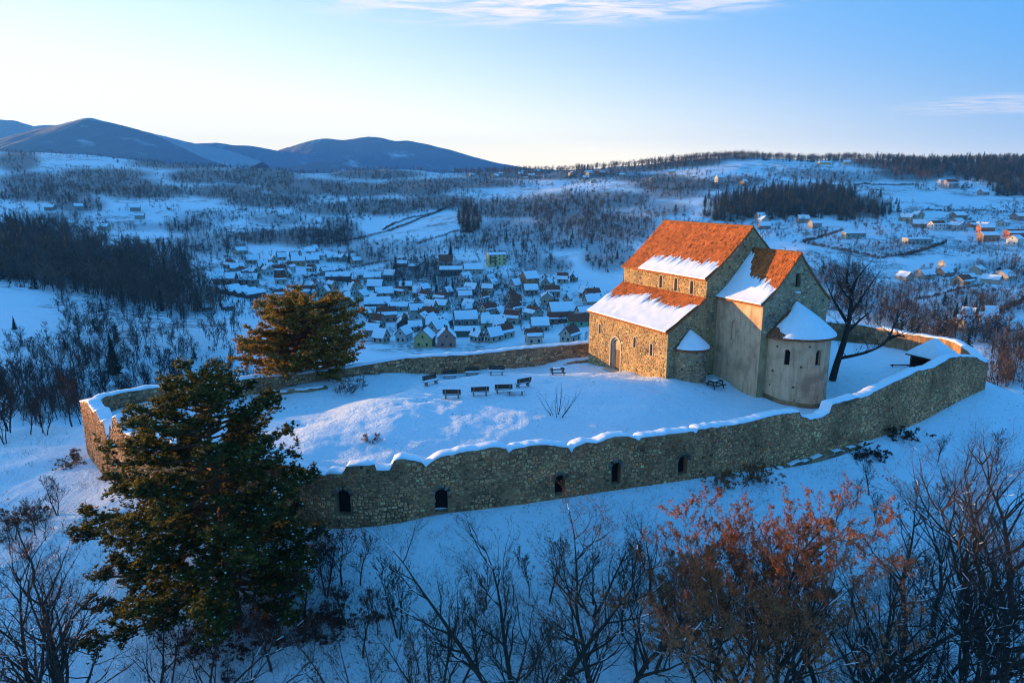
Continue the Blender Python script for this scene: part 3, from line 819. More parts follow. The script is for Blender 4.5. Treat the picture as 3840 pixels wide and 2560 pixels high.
# arched recesses in the near wall: photo x, bottom y, top y, width in px
OPEN_PX = [(790, 1182, 1125, 31), (1011, 1176, 1122, 29), (1287, 1136, 1090, 25), (1417, 1112, 1062, 26), (1568, 1089, 1046, 25)]
OPENS = []
npx_mid = project(near_path[:, 0], near_path[:, 1], near_path[:, 2] + 2)[0]
for x, y0, y1, w in OPEN_PX:
    k = int(np.argmin(np.abs(npx_mid - x)))
    Y = near_path[k, 1]
    half = w * S / 2 / 2400 * Y
    OPENS.append((arc_ring[k] - half, arc_ring[k] + half, at(x, y0, Y)[2], at(x, y1, Y)[2], True))
fort = thing('rampart', 'long snow-capped rubble stone wall ringing the whole hilltop courtyard', 'wall', (8, 44, -3))
fort_off = Vector((8, 44, -3))
def under(o, root):
    "child keeps its world coordinates"
    o.parent = root; o.matrix_parent_inverse = root.matrix_basis.inverted(); return o
Vw, Fw, Bw, _ = column_wall(np.vstack([ring_xy, ring_xy[:1]]), np.vstack([inw, inw[:1]]), np.append(gb_out, gb_out[0]), np.append(rt, rt[0]), OPENS, 0.55, None, THICK, np.append(gb_in, gb_in[0]))
bpy.context.view_layer.update()
fort.location = (0, 0, 0)
under(link('wall_body', mesh('wall_body', Vw, Fw, M['mortar'])), fort)
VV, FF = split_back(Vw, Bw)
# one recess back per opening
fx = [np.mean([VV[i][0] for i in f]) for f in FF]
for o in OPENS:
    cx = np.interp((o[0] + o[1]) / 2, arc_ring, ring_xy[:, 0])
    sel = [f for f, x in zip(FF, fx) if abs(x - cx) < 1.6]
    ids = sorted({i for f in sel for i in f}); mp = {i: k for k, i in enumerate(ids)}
    link('blocked_opening', mesh('blocked_opening', [VV[i] for i in ids], [tuple(mp[i] for i in f) for f in sel], M['dark']), fort)  # back painted near black for the shade inside the recess
def ring_place(s, z, out):
    k = np.clip(np.searchsorted(arc_ring, s) - 1, 0, n_ring - 2)
    t = (s - arc_ring[k]) / (arc_ring[k + 1] - arc_ring[k])
    p = ring_xy[k] * (1 - t) + ring_xy[k + 1] * t
    return (p[0] - inw[k, 0] * out, p[1] - inw[k, 1] * out, z)
near_len = arc_ring[n_near - 1]
def in_open(ops):
    def f(s, z, hw, hh):
        for o in ops:
            if o[0] - hw * .75 < s < o[1] + hw * .75 and o[2] - hh * .6 < z < o[3] + hh * .6:
                return True
        return False
    return f
sV, sC = stones(ring_place, near_len, lambda s: np.interp(s, arc_ring, ring_base) - .25, lambda s: np.interp(s, arc_ring, rt), 7, skip=in_open(OPENS), base=(.62, .285, .135))
zz_ = sV[:, :, 2].mean(1); ss_ = sV[:, 0, 0] * .9 + sV[:, 0, 1] * .4
tone_ = 1 + .55 * fbm(ss_ * .22, zz_ * .5, 301, 3) + .35 * fbm(ss_ * 1.1, zz_ * .18, 305, 3)
sC = sC * np.clip(tone_, .4, 1.6)[:, None]
add_stones(fort, sV, sC, 300, True)
# arch voussoirs round the recesses
vs = []
rng = np.random.default_rng(4)
for o in OPENS:
    h = (o[1] - o[0]) / 2; c = (o[0] + o[1]) / 2; zs = o[3] - h
    for k in range(9):
        a0, a1 = math.pi * k / 9 + .02, math.pi * (k + 1) / 9 - .02
        q = []
        for out in (-.02, .05):
            for a, rr in ((a0, h), (a1, h), (a1, h + .3), (a0, h + .3)):
                q.append(ring_place(c + rr * math.cos(a), zs + rr * math.sin(a), out))
        vs.append(q)
vs = np.array(vs); vc = stone_colors(rng, len(vs), (.21, .175, .13))
F = (np.arange(len(vs)) * 8)[:, None, None] + STF[None]
link('arch_stones', fastmesh('arch_stones', vs.reshape(-1, 3), F.reshape(-1, 4), M['stone'], False, np.repeat(vc, 8, 0)), fort, kind='stuff')
# inner face of the far side
far0, far1 = arc_ring[n_near], arc_ring[n_near + n_far - 1]
def ring_place_in(s, z, out):
    s = s + far0
    k = np.clip(np.searchsorted(arc_ring, s) - 1, 0, n_ring - 2)
    t = (s - arc_ring[k]) / (arc_ring[k + 1] - arc_ring[k])
    p = ring_xy[k] * (1 - t) + ring_xy[k + 1] * t
    return (p[0] + inw[k, 0] * (THICK + out), p[1] + inw[k, 1] * (THICK + out), z)
fV, fC = stones(ring_place_in, far1 - far0, lambda s: np.interp(s + far0, arc_ring, gb_in) + .7, lambda s: np.interp(s + far0, arc_ring, rt), 9, base=(.50, .28, .15), h=(.2, .36), w=(.28, .6))
F = (np.arange(len(fV)) * 8)[:, None, None] + STF[None]
link('rubble_stones', fastmesh('rubble_stones', fV.reshape(-1, 3), F.reshape(-1, 4), M['stone'], False, np.repeat(fC, 8, 0)), fort, kind='stuff')
# stone ledge at the foot of the near wall, towards the right
def snowcap(name, xy, inward, top, thick, width, parent, gaps=None, seed=0, over=.06):
    "rounded snow lying along a wall top"
    n = len(xy)
    arc = np.concatenate([[0], np.cumsum(np.linalg.norm(np.diff(xy, axis=0), axis=1))])
    prof = [(-over, -.02), (-over + .02, .5), (.16, .92), (.5, 1.0), (.84, .9), (1 + over - .02, .45), (1 + over, -.02)]
    th = thick * (0.35 + 1.0 * vnoise(arc * .7, arc * 0 + seed, 40 + seed) + .5 * vnoise(arc * 2.7, arc * 0 + seed, 45 + seed))
    V = []
    for i in range(n):
        g = 1.0 if gaps is None else gaps[i]
        for k, (f, h) in enumerate(prof):
            f2 = f + .05 * (vnoise(arc[i] * 2.3, np.array(k * 3.0), 50 + seed) - .5)
            V.append((xy[i, 0] + inward[i, 0] * f2 * width, xy[i, 1] + inward[i, 1] * f2 * width, top[i] + th[i] * h * g - (0 if g > .05 else .3)))
    m_ = len(prof)
    F = [(i * m_ + k, i * m_ + k + 1, (i + 1) * m_ + k + 1, (i + 1) * m_ + k) for i in range(n - 1) for k in range(m_ - 1)]
    return link(name, mesh(name, V, F, M['snow'], True), parent)
slope = np.abs(np.gradient(rt, arc_ring))
slope = np.minimum(slope, 5)
gap = np.clip(1.5 - slope * .9, 0, 1)
gap[:n_near] *= np.where(vnoise(arc_ring[:n_near] * .8, arc_ring[:n_near] * 0 + 9, 60) > .06, 1, .3)
snow_top = np.minimum(rt, blur(rt[:, None], 7, 0)[:, 0] + .02)
cap_i = slice(0, n_near)
sc1 = snowcap('snow_cap', ring_xy[:n_near], inw[:n_near], rt[:n_near], .15, THICK, fort, blur(gap[:n_near, None], 5, 0)[:, 0], 1)
i1 = n_near - 1
sc2 = snowcap('snow_cap', ring_xy[i1:n_near + n_far], inw[i1:n_near + n_far], rt[i1:n_near + n_far], .16, THICK, fort, None, 2)
i2_ = n_near + n_far - 1
sc3 = snowcap('snow_cap', np.vstack([ring_xy[i2_:], ring_xy[:1]]), np.vstack([inw[i2_:], inw[:1]]), np.append(rt[i2_:], rt[0]), .2, THICK, fort, np.append(np.where(vnoise(arc_ring[i2_:] * .35, arc_ring[i2_:] * 0, 61) > .3, 1, .1), 1), 3)
# ledge
k0 = int(np.argmin(np.abs(near_px - 2010))); k1 = int(np.argmin(np.abs(near_px - 1780)))
led = np.arange(k0, k1)
lx = ring_xy[led] - inw[led] * .5
lw = inw[led]
ltop = ring_base[led] + np.interp(led, [k0, (k0 + k1) / 2, k1], [.02, .5, .02]) + .22 * (vnoise(arc_ring[led] * 2, arc_ring[led] * 0, 63) - .5)
Vl, Fl, _, _ = column_wall(lx, lw, ring_base[led] - 1.3, ltop, (), .3, None, .51, ring_base[led] - 1.0)
link('stone_ledge', mesh('stone_ledge', Vl, Fl, M['mortar']), fort)
snowcap('snow_cap', lx, lw, ltop, .05, .45, fort, np.where(vnoise(arc_ring[led] * 1.7, arc_ring[led] * 0, 65) > .52, 1, 0.0), 5)

# ------------------------------------------------------------------ the church
EX, EY = .454, -.891                 # east along the nave
NXv, NYv = .891, .454                # north, across it
AX, AY = 16.5, 70.6                  # south-east corner of the south aisle
def W(a, t, z):
    return (AX + a * NXv + t * EX, AY + a * NYv + t * EY, z)
church = thing('stone_church', 'old rubble stone basilica with orange tiled roofs and round apses', 'church', (0, 0, 0))
LN = 15.0                            # nave length
def cpart(name, V, F, mat, smooth=False, parent=None, kind=None):
    return link(name, mesh(name, V, F, mat, smooth), parent or church, kind=kind)
def aisle_roof(a):                   # roof surface heights across the church
    f = np.clip((a + .35) / 5.35, 0, 1)
    return 5.05 + 3.35 * (f ** 1.22 * .55 + f * .45)
def nave_roof(a):
    h = 6.45 - np.abs(a - 11.1)
    f = np.clip(h / 6.45, 0, 1)
    return 10.35 + 5.5 * (f ** 1.12)
def choir_roof(a):
    h = 5.15 - np.abs(a - 11.4)
    f = np.clip(h / 5.15, 0, 1)
    return 8.45 + 5.05 * (f ** 1.22)
def line(a0, t0, a1, t1, step=.12):
    n = max(2, int(math.hypot(a1 - a0, t1 - t0) / step))
    return np.array([W(a0 + (a1 - a0) * k / n, t0 + (t1 - t0) * k / n, 0)[:2] for k in range(n + 1)]), np.linspace(0, math.hypot(a1 - a0, t1 - t0), n + 1)
VS = (NXv, NYv); VE = (-EX, -EY); VWv = (EX, EY); VNn = (-NXv, -NYv)
wall_parts = []
def masonry(name, a0, t0, a1, t1, inward, zb, zt, openings=(), mat='cmortar', depth=.45, stone=None, seed=1, back='dark'):
    xy, s = line(a0, t0, a1, t1)
    zb_ = np.array([zb(x) for x in s]) if callable(zb) else zb
    zt_ = np.array([zt(x) for x in s]) if callable(zt) else zt
    V, F, B, arc = column_wall(xy, inward, zb_, zt_, openings, depth, s)
    if np.cross(xy[-1] - xy[0], np.array(inward)) < 0:
        F = [f[::-1] for f in F]; 
    o = cpart(name, V, F, M[mat])
    backs = []
    if B:
        VV, FF = split_back(V, B)
        for op in openings:
            c = (op[0] + op[1]) / 2; k = int(np.argmin(np.abs(s - c)))
            sel = [f for f in FF if np.linalg.norm(np.mean([VV[i] for i in f], 0)[:2] - xy[k]) < (op[1] - op[0]) / 2 + depth + .05 and op[2] - .1 <= np.mean([VV[i] for i in f], 0)[2] <= op[3] + .1]
            ids = sorted({i for f in sel for i in f}); mp = {i: q for q, i in enumerate(ids)}
            nm = 'window'
            backs.append(cpart(nm, [VV[i] for i in ids], [tuple(mp[i] for i in f) for f in sel], M[back], parent=o))
    if stone:
        def place(ss, z, out):
            f = ss / s[-1]
            p = xy[0] * (1 - f) + xy[-1] * f
            return (p[0] - inward[0] * out, p[1] - inward[1] * out, z)
        zlo = (lambda q: zb(q)) if callable(zb) else (lambda q: zb)
        zhi = (lambda q: zt(q)) if callable(zt) else (lambda q: zt)
        sv, scol = stones(place, s[-1], zlo, zhi, seed, skip=in_open(openings), **stone)
        return o, sv, scol
    return o, backs
stn = dict(h=(.15, .3), w=(.18, .46), base=(.43, .28, .135), fill=.93, proud=(.015, .06))
gnd_s = lambda t: gz(*W(0, t, 0)[:2])
allV, allC = [], []
# aisle south wall: runs west (s=0) to east (s=LN)
AIS_OPEN = [(2.15, 2.6, 2.6, 3.75, True), (9.15, 9.6, 2.3, 3.5, True), (12.15, 12.6, 2.0, 3.35, True), (4.75, 6.75, -1.35, 2.75, True)]
o, v, c = masonry('wall', 0, -LN, 0, 0, VS, lambda s: -3.0, 5.1, AIS_OPEN, stone=stn, seed=11); allV.append(v); allC.append(c)
o, v, c = masonry('wall', 5, -LN, 5, 0, VS, 7.5, 10.4, [(7.1, 7.6, 8.55, 10.0, True), (9.75, 10.25, 8.55, 10.0, True), (12.4, 12.9, 8.55, 10.0, True)], stone=stn, seed=12); allV.append(v); allC.append(c)
# east end of aisle + nave (one plane, stepped roofline)
def east_top(s):
    return float(aisle_roof(s) - .06) if s < 5 else float(nave_roof(s) - .06) if s < 17.2 else float(aisle_roof(22.2 - s) - .06)
o, v, c = masonry('wall', 0, 0, 22.2, 0, VE, lambda s: -3.0, east_top, (), stone=dict(stn, fill=.9), seed=13); allV.append(v[v[:, 0, 0] < 60]); allC.append(c)
masonry('wall', 0, -LN, 22.2, -LN, VWv, lambda s: -4.0, east_top)
masonry('wall', 22.2, -LN, 22.2, 0, VNn, lambda s: -3.0, 5.1)
masonry('wall', 17.2, -LN, 17.2, 0, VNn, 7.5, 10.4)
# choir
CH0, CH1, CHL = 6.65, 16.15, 6.4
masonry('wall', CH0, 0, CH0, CHL, VS, lambda s: -3.2, 8.5, [(2.35, 3.05, 4.1, 6.3, True)], mat='plaster', depth=.18, back='plaster')
o, v, c = masonry('wall', CH0, CHL, CH1, CHL, VE, lambda s: -3.2, lambda s: float(choir_roof(CH0 + s) - .06), [(4.35, 5.05, 10.0, 11.4, False)], stone=dict(stn, fill=.75, base=(.37, .27, .185)), seed=14)
sel = v[:, 0, 2] > 5.2
allV.append(v[sel]); allC.append(c[sel])
masonry('wall', CH1, 0, CH1, CHL, VNn, lambda s: -3.2, 8.5, mat='plaster')
def apse(ca, ct, Rr, zb, zt, openings, mat, seg=72, depth=.3):
    ang = np.linspace(-math.pi / 2, math.pi / 2, seg + 1)       # from south to north through east
    xy = np.array([W(ca + Rr * math.sin(q), ct + Rr * math.cos(q), 0)[:2] for q in ang])
    ctr = np.array(W(ca, ct, 0)[:2])
    inn = (ctr - xy) / np.linalg.norm(ctr - xy, axis=1)[:, None]
    s = (ang + math.pi / 2) * Rr
    V, F, B, _ = column_wall(xy, inn, zb, zt, openings, depth, s)
    if np.cross(xy[1] - xy[0], inn[0]) < 0:
        F = [f[::-1] for f in F]
    o = cpart('apse', V, F, M[mat], True)
    me = o.data
    me.polygons.foreach_set('use_smooth', np.zeros(len(me.polygons), bool))
    if B:
        VV, FF = split_back(V, B)
        for op in openings:
            k = int(np.argmin(np.abs(s - (op[0] + op[1]) / 2)))
            sl = [f for f in FF if np.linalg.norm(np.mean([VV[i] for i in f], 0)[:2] - xy[k]) < (op[1] - op[0]) / 2 + depth + .08 and op[2] - .1 <= np.mean([VV[i] for i in f], 0)[2] <= op[3] + .1]
            ids = sorted({i for f in sl for i in f}); mp = {i: q for q, i in enumerate(ids)}
            cpart('window' if op[1] - op[0] > .3 else 'putlog_hole', [VV[i] for i in ids], [tuple(mp[i] for i in f) for f in sl], M['dark'], parent=o)
    return o, xy, inn, s
RA = 3.65
def ang_of(px_x, ca, ct, Rr, z):
    "arc position on an apse that shows at photo column px_x"
    q = np.linspace(-math.pi / 2, math.pi / 2, 400)
    P = np.array([W(ca + Rr * math.sin(t), ct + Rr * math.cos(t), z) for t in q])
    x = project(P[:, 0], P[:, 1], P[:, 2])[0]
    k = int(np.argmin(np.abs(x[:330] - px_x)))
    return (q[k] + math.pi / 2) * Rr
s1 = ang_of(1807, 11.4, CHL, RA, 3); s2 = ang_of(1879, 11.4, CHL, RA, 3)
holes = [(1775, 1.6), (1840, 2.3), (1768, .1), (1822, .15), (1868, .2), (1770, -1.1), (1822, -1.2), (1876, -.9), (1785, 4.2), (1860, 4.4)]
ops = [(s1 - .26, s1 + .26, 2.5, 4.1, True), (s2 - .32, s2 + .32, 2.5, 4.1, True)]
for hx, hz_ in holes:
    hs = ang_of(hx, 11.4, CHL, RA, hz_)
    ops.append((hs - .12, hs + .12, hz_, hz_ + .18, False))
o_ap, apx, apin, aps = apse(11.4, CHL, RA, -4.0, 5.15, ops, 'plaster', 200)
o_ap['label'] = 'large pale plastered round apse'
# plinth of the large apse
plV = []; plF = []
pq = np.linspace(-math.pi / 2, math.pi / 2, 60)
for q in pq:
    p1 = W(11.4 + (RA + .10) * math.sin(q), CHL + (RA + .10) * math.cos(q), 0); p2 = W(11.4 + RA * math.sin(q), CHL + RA * math.cos(q), 0)
    g = gz(p1[0], p1[1])
    plV += [(p1[0], p1[1], g - 1), (p1[0], p1[1], g + .34), (p2[0], p2[1], g + .46)]
plF = [(3 * i + k, 3 * i + 3 + k, 3 * i + 4 + k, 3 * i + 1 + k) for i in range(59) for k in (0, 1)]
cpart('plinth', plV, plF, M['mortar'], parent=None)
RB = 1.9
o_sm, sx, sinn, ss = apse(3.0, 0, RB, -3.0, 3.15, [(1.9, 2.08, 2.0, 2.2, False), (3.2, 3.5, 1.6, 1.95, False)], 'cmortar', 120, .25)
def sm_place(s, z, out):
    q = s / RB - math.pi / 2
    return W(3.0 + (RB + out) * math.sin(q), (RB + out) * math.cos(q), z)
v, c = stones(sm_place, math.pi * RB, lambda s: -.9, lambda s: 3.1, 15, **dict(stn, base=(.36, .26, .17)))
allV.append(v); allC.append(c)
# stones only where they lie outside the chancel roof and the big apse
AV, AC = np.concatenate(allV), np.concatenate(allC)
ctr = AV.mean(1)
aa = (ctr[:, 0] - AX) * NXv + (ctr[:, 1] - AY) * NYv; tt = (ctr[:, 0] - AX) * EX + (ctr[:, 1] - AY) * EY
hid = (np.abs(tt) < .2) & (aa > CH0 - .1) & (aa < CH1 + .1) & (ctr[:, 2] < choir_roof(aa))
hid |= (np.abs(tt) < .2) & (np.abs(aa - 3.0) < RB) & (ctr[:, 2] < 3.2)
AV, AC = AV[~hid], AC[~hid]
# orient: stone faces must look outwards
e1 = AV[:, 5] - AV[:, 4]; e2 = AV[:, 7] - AV[:, 4]
nrm = np.cross(e1, e2); outd = AV[:, 4:].mean(1) - AV[:, :4].mean(1)
flip = (nrm * outd).sum(1) < 0
AV[flip] = AV[flip][:, [1, 0, 3, 2, 5, 4, 7, 6]]
add_stones(church, AV, AC, 300)

# roofs: slabs with real tiles on the slopes the camera sees
def roof_slab(name, prof, t0, t1, mat, thick=.16):
    n = len(prof); V = []
    for t in (t0, t1):
        for a, z in prof: V.append(W(a, t, z))
        for a, z in prof: V.append(W(a, t, z - thick))
    F = []
    for i in range(n - 1):
        F.append((i, i + 1, 2 * n + i + 1, 2 * n + i))
        F.append((n + i + 1, n + i, 3 * n + i, 3 * n + i + 1))
        F.append((n + i, n + i + 1, i + 1, i)); F.append((2 * n + i, 2 * n + i + 1, 3 * n + i + 1, 3 * n + i))
    for i in (0, n - 1):
        F.append((i, 2 * n + i, 3 * n + i, n + i))
    return cpart(name, V, F, mat)
def tiles(fn, a0, a1, t0, t1, parent, seed, color, row=.26, colw=.17):
    rng = np.random.default_rng(seed)
    a = np.linspace(a0, a1, 300); z = fn(a)
    s = np.concatenate([[0], np.cumsum(np.hypot(np.diff(a), np.diff(z)))])
    rows = np.arange(0, s[-1] - .05, row)
    V, Cc = [], []
    tone = rng.normal(1, .05, len(rows))
    for r, s0 in enumerate(rows):
        aa0, aa1 = np.interp([s0 - .03, min(s0 + row + .05, s[-1])], s, a)
        z0, z1 = np.interp([s0 - .03, min(s0 + row + .05, s[-1])], s, z)
        ts = np.arange(t0 + (colw / 2 if r % 2 else 0), t1 - colw * .6, colw)
        for t in ts:
            l0 = .055 + rng.normal(0, .008); l1 = .018 + rng.normal(0, .004)
            x0, x1 = t + .008, t + colw - .008
            w = rng.normal(0, .012)
            q = [W(aa0 + w, x0, z0 + .0), W(aa0 + w, x1, z0 + .0), W(aa1, x1, z1), W(aa1, x0, z1),
                 W(aa0 + w, x0, z0 + l0), W(aa0 + w, x1, z0 + l0), W(aa1, x1, z1 + l1), W(aa1, x0, z1 + l1)]
            V.append(q)
            g = np.clip(tone[r] * (1 + rng.normal(0, .15)), .35, 1.5)
            cc = np.array(color) * g
            if rng.random() < .07: cc = cc * np.array([.35, .4, .5])
            if rng.random() < .06: cc = cc * np.array([1.25, 1.3, 1.3])
            Cc.append(cc)
    V = np.array(V); Cc = np.array(Cc)
    F = (np.arange(len(V)) * 8)[:, None, None] + np.array([(4, 5, 6, 7), (0, 1, 5, 4), (1, 2, 6, 5), (3, 0, 4, 7)])[None]
    e = np.cross(V[0, 5] - V[0, 4], V[0, 7] - V[0, 4])
    if e[2] < 0: F = F[:, :, ::-1]
    link('roof_tiles', fastmesh('roof_tiles', V.reshape(-1, 3), F.reshape(-1, 4), M['tile'], False, np.repeat(Cc, 8, 0)), parent, kind='stuff')
def roof_snow(fn, a0, a1, t0, t1, mask, parent, seed, thick=.16, step=.1):
    "snow lying on a roof slope; mask(f, t) > 0 where it lies (f: 0 eave .. 1 top)"
    a = np.linspace(a0, a1, 300); z = fn(a)
    s = np.concatenate([[0], np.cumsum(np.hypot(np.diff(a), np.diff(z)))])
    sv = np.arange(-.05, s[-1], step); tv = np.arange(t0, t1 + .01, step)
    SS, TT = np.meshgrid(sv, tv, indexing='ij')
    mk = mask(SS / s[-1], TT)
    H = thick * np.clip(mk * 6, -1, 1)
    H = np.where(H > 0, thick * (1 - (1 - H / thick) ** 2), H)
    H *= .8 + .4 * vnoise(SS * 1.2, TT * 1.2, seed)
    edge = np.minimum(np.minimum((SS + .05) / .12, 1), np.minimum((TT - t0) / .12, (t1 - TT) / .12))
    H = np.minimum(H, thick * np.clip(edge, 0, 1) + .065 * np.clip(edge * 3, 0, 1) + .04)
    aa, zz = np.interp(SS, s, a), np.interp(SS, s, z)
    dz = np.interp(SS, (s[1:] + s[:-1]) / 2, np.diff(z) / np.diff(s)); da = np.sqrt(np.maximum(1 - dz ** 2, 0))
    P = np.stack([np.array([AX + aa * NXv + TT * EX]), np.array([AY + aa * NYv + TT * EY]), np.array([zz])], -1)[0]
    sgn = np.sign(a1 - a0)
    off = .03 + H
    P[..., 0] += -sgn * dz * off * NXv; P[..., 1] += -sgn * dz * off * NYv; P[..., 2] += da * off
    n0, n1 = SS.shape
    i, j = np.meshgrid(np.arange(n0 - 1), np.arange(n1 - 1), indexing='ij')
    F = np.stack([i * n1 + j, i * n1 + j + 1, (i + 1) * n1 + j + 1, (i + 1) * n1 + j], -1).reshape(-1, 4)
    Hf = H.ravel()
    F = F[(Hf[F] > 0).any(1)]
    nv = np.cross(P.reshape(-1, 3)[F[0, 1]] - P.reshape(-1, 3)[F[0, 0]], P.reshape(-1, 3)[F[0, 3]] - P.reshape(-1, 3)[F[0, 0]])
    if nv[2] < 0: F = F[:, ::-1]
    used = np.unique(F); mp = np.zeros(len(Hf), int); mp[used] = np.arange(len(used))
    link('roof_snow', fastmesh('roof_snow', P.reshape(-1, 3)[used], mp[F], M['snow'], True), parent)
ar = np.linspace(-.35, 5.0, 14)
r1 = roof_slab('roof', [(a, float(aisle_roof(a))) for a in ar], -LN - .15, .12, M['roof_deck'])
an = np.concatenate([np.linspace(4.65, 11.1, 12), np.linspace(11.1, 17.55, 12)[1:]])
r2 = roof_slab('roof', [(a, float(nave_roof(a))) for a in an], -LN - .15, .12, M['roof_deck'])
ac = np.concatenate([np.linspace(6.25, 11.4, 12), np.linspace(11.4, 16.55, 12)[1:]])
r3 = roof_slab('roof', [(a, float(choir_roof(a))) for a in ac], .02, CHL + .12, M['roof_deck'])
r4 = roof_slab('roof', [(22.2 - a, float(aisle_roof(a))) for a in ar], -LN - .15, .12, M['roof_deck'])
TILE = (.44, .12, .030)
tiles(aisle_roof, -.35, 4.98, -LN - .15, .12, r1, 31, TILE)
tiles(nave_roof, 4.65, 11.08, -LN - .15, .12, r2, 32, TILE)
tiles(choir_roof, 6.25, 11.38, .02, CHL + .12, r3, 33, TILE)
# ridge tiles
def ridge(a, zf, t0, t1, parent):
    b_ = MB(); rng = random.Random(3)
    t = t0
    while t < t1 - .2:
        r0 = .13
        pr = [(-.14, -.05), (-.10, .07), (0, .12), (.10, .07), (.14, -.05)]
        V = [W(a + p, t, zf + q + .02) for p, q in pr] + [W(a + p * .92, min(t + .4, t1), zf + q * .9 + rng.uniform(-.01, .02)) for p, q in pr]
        b_.add(V, [(k, k + 1, k + 6, k + 5) for k in range(4)] + [(0, 1, 2, 3, 4), (9, 8, 7, 6, 5)])
        t += .38
    b_.build('ridge_tiles', M['roof_deck'], parent, kind='stuff')
ridge(11.1, float(nave_roof(11.1)), -LN - .15, .12, r2); ridge(11.4, float(choir_roof(11.4)), .02, CHL + .12, r3)
nz1 = lambda t, s_, seed: vnoise(t * s_, t * 0 + 2.5, seed) - .5
def m_aisle(f, t):
    top = .70 + .34 * nz1(t, .45, 71) + .16 * nz1(t, 2.2, 72) + .14 * nz1(t, 6.0, 73) - .10 * sstep(-t, 11.5, 15)
    return top - f + .10 * (vnoise(f * 7, t * 5, 74) - .5)
def m_nave(f, t):
    top = .30 + .08 * nz1(t, .5, 75) + .10 * nz1(t, 2.6, 76) + .10 * nz1(t, 6.5, 77) - .9 * sstep(-t, 11.0, 13.0)
    return top - f + .08 * (vnoise(f * 8, t * 6, 78) - .5)
def m_choir(f, t):
    top = .46 + .48 * sstep(-t, -2.4, -.2) + .06 * nz1(t, .8, 79) + .14 * nz1(t, 3.0, 80) - .12 * sstep(t, 4.6, 6.4) + .08 * nz1(t, 7, 81)
    return top - f + .10 * (vnoise(f * 7, t * 6, 82) - .5)
roof_snow(aisle_roof, -.35, 4.98, -LN - .1, .08, m_aisle, r1, 41)
roof_snow(nave_roof, 4.65, 11.08, -LN - .1, .08, m_nave, r2, 42)
roof_snow(choir_roof, 6.25, 11.38, .06, CHL + .08, m_choir, r3, 43)
roof_snow(lambda a: choir_roof(a), 16.55, 11.42, .06, CHL + .08, lambda f, t: .8 - f + .1 * nz1(t, 2, 5), r3, 44, step=.2)
roof_snow(lambda a: nave_roof(a), 17.55, 11.12, -LN - .1, .08, lambda f, t: .8 - f + .1 * nz1(t, 2, 5), r2, 45, step=.2)
roof_snow(lambda a: aisle_roof(22.2 - a), 22.55, 17.3, -LN - .1, .08, lambda f, t: .9 - f + 0 * t, r4, 46, step=.25)
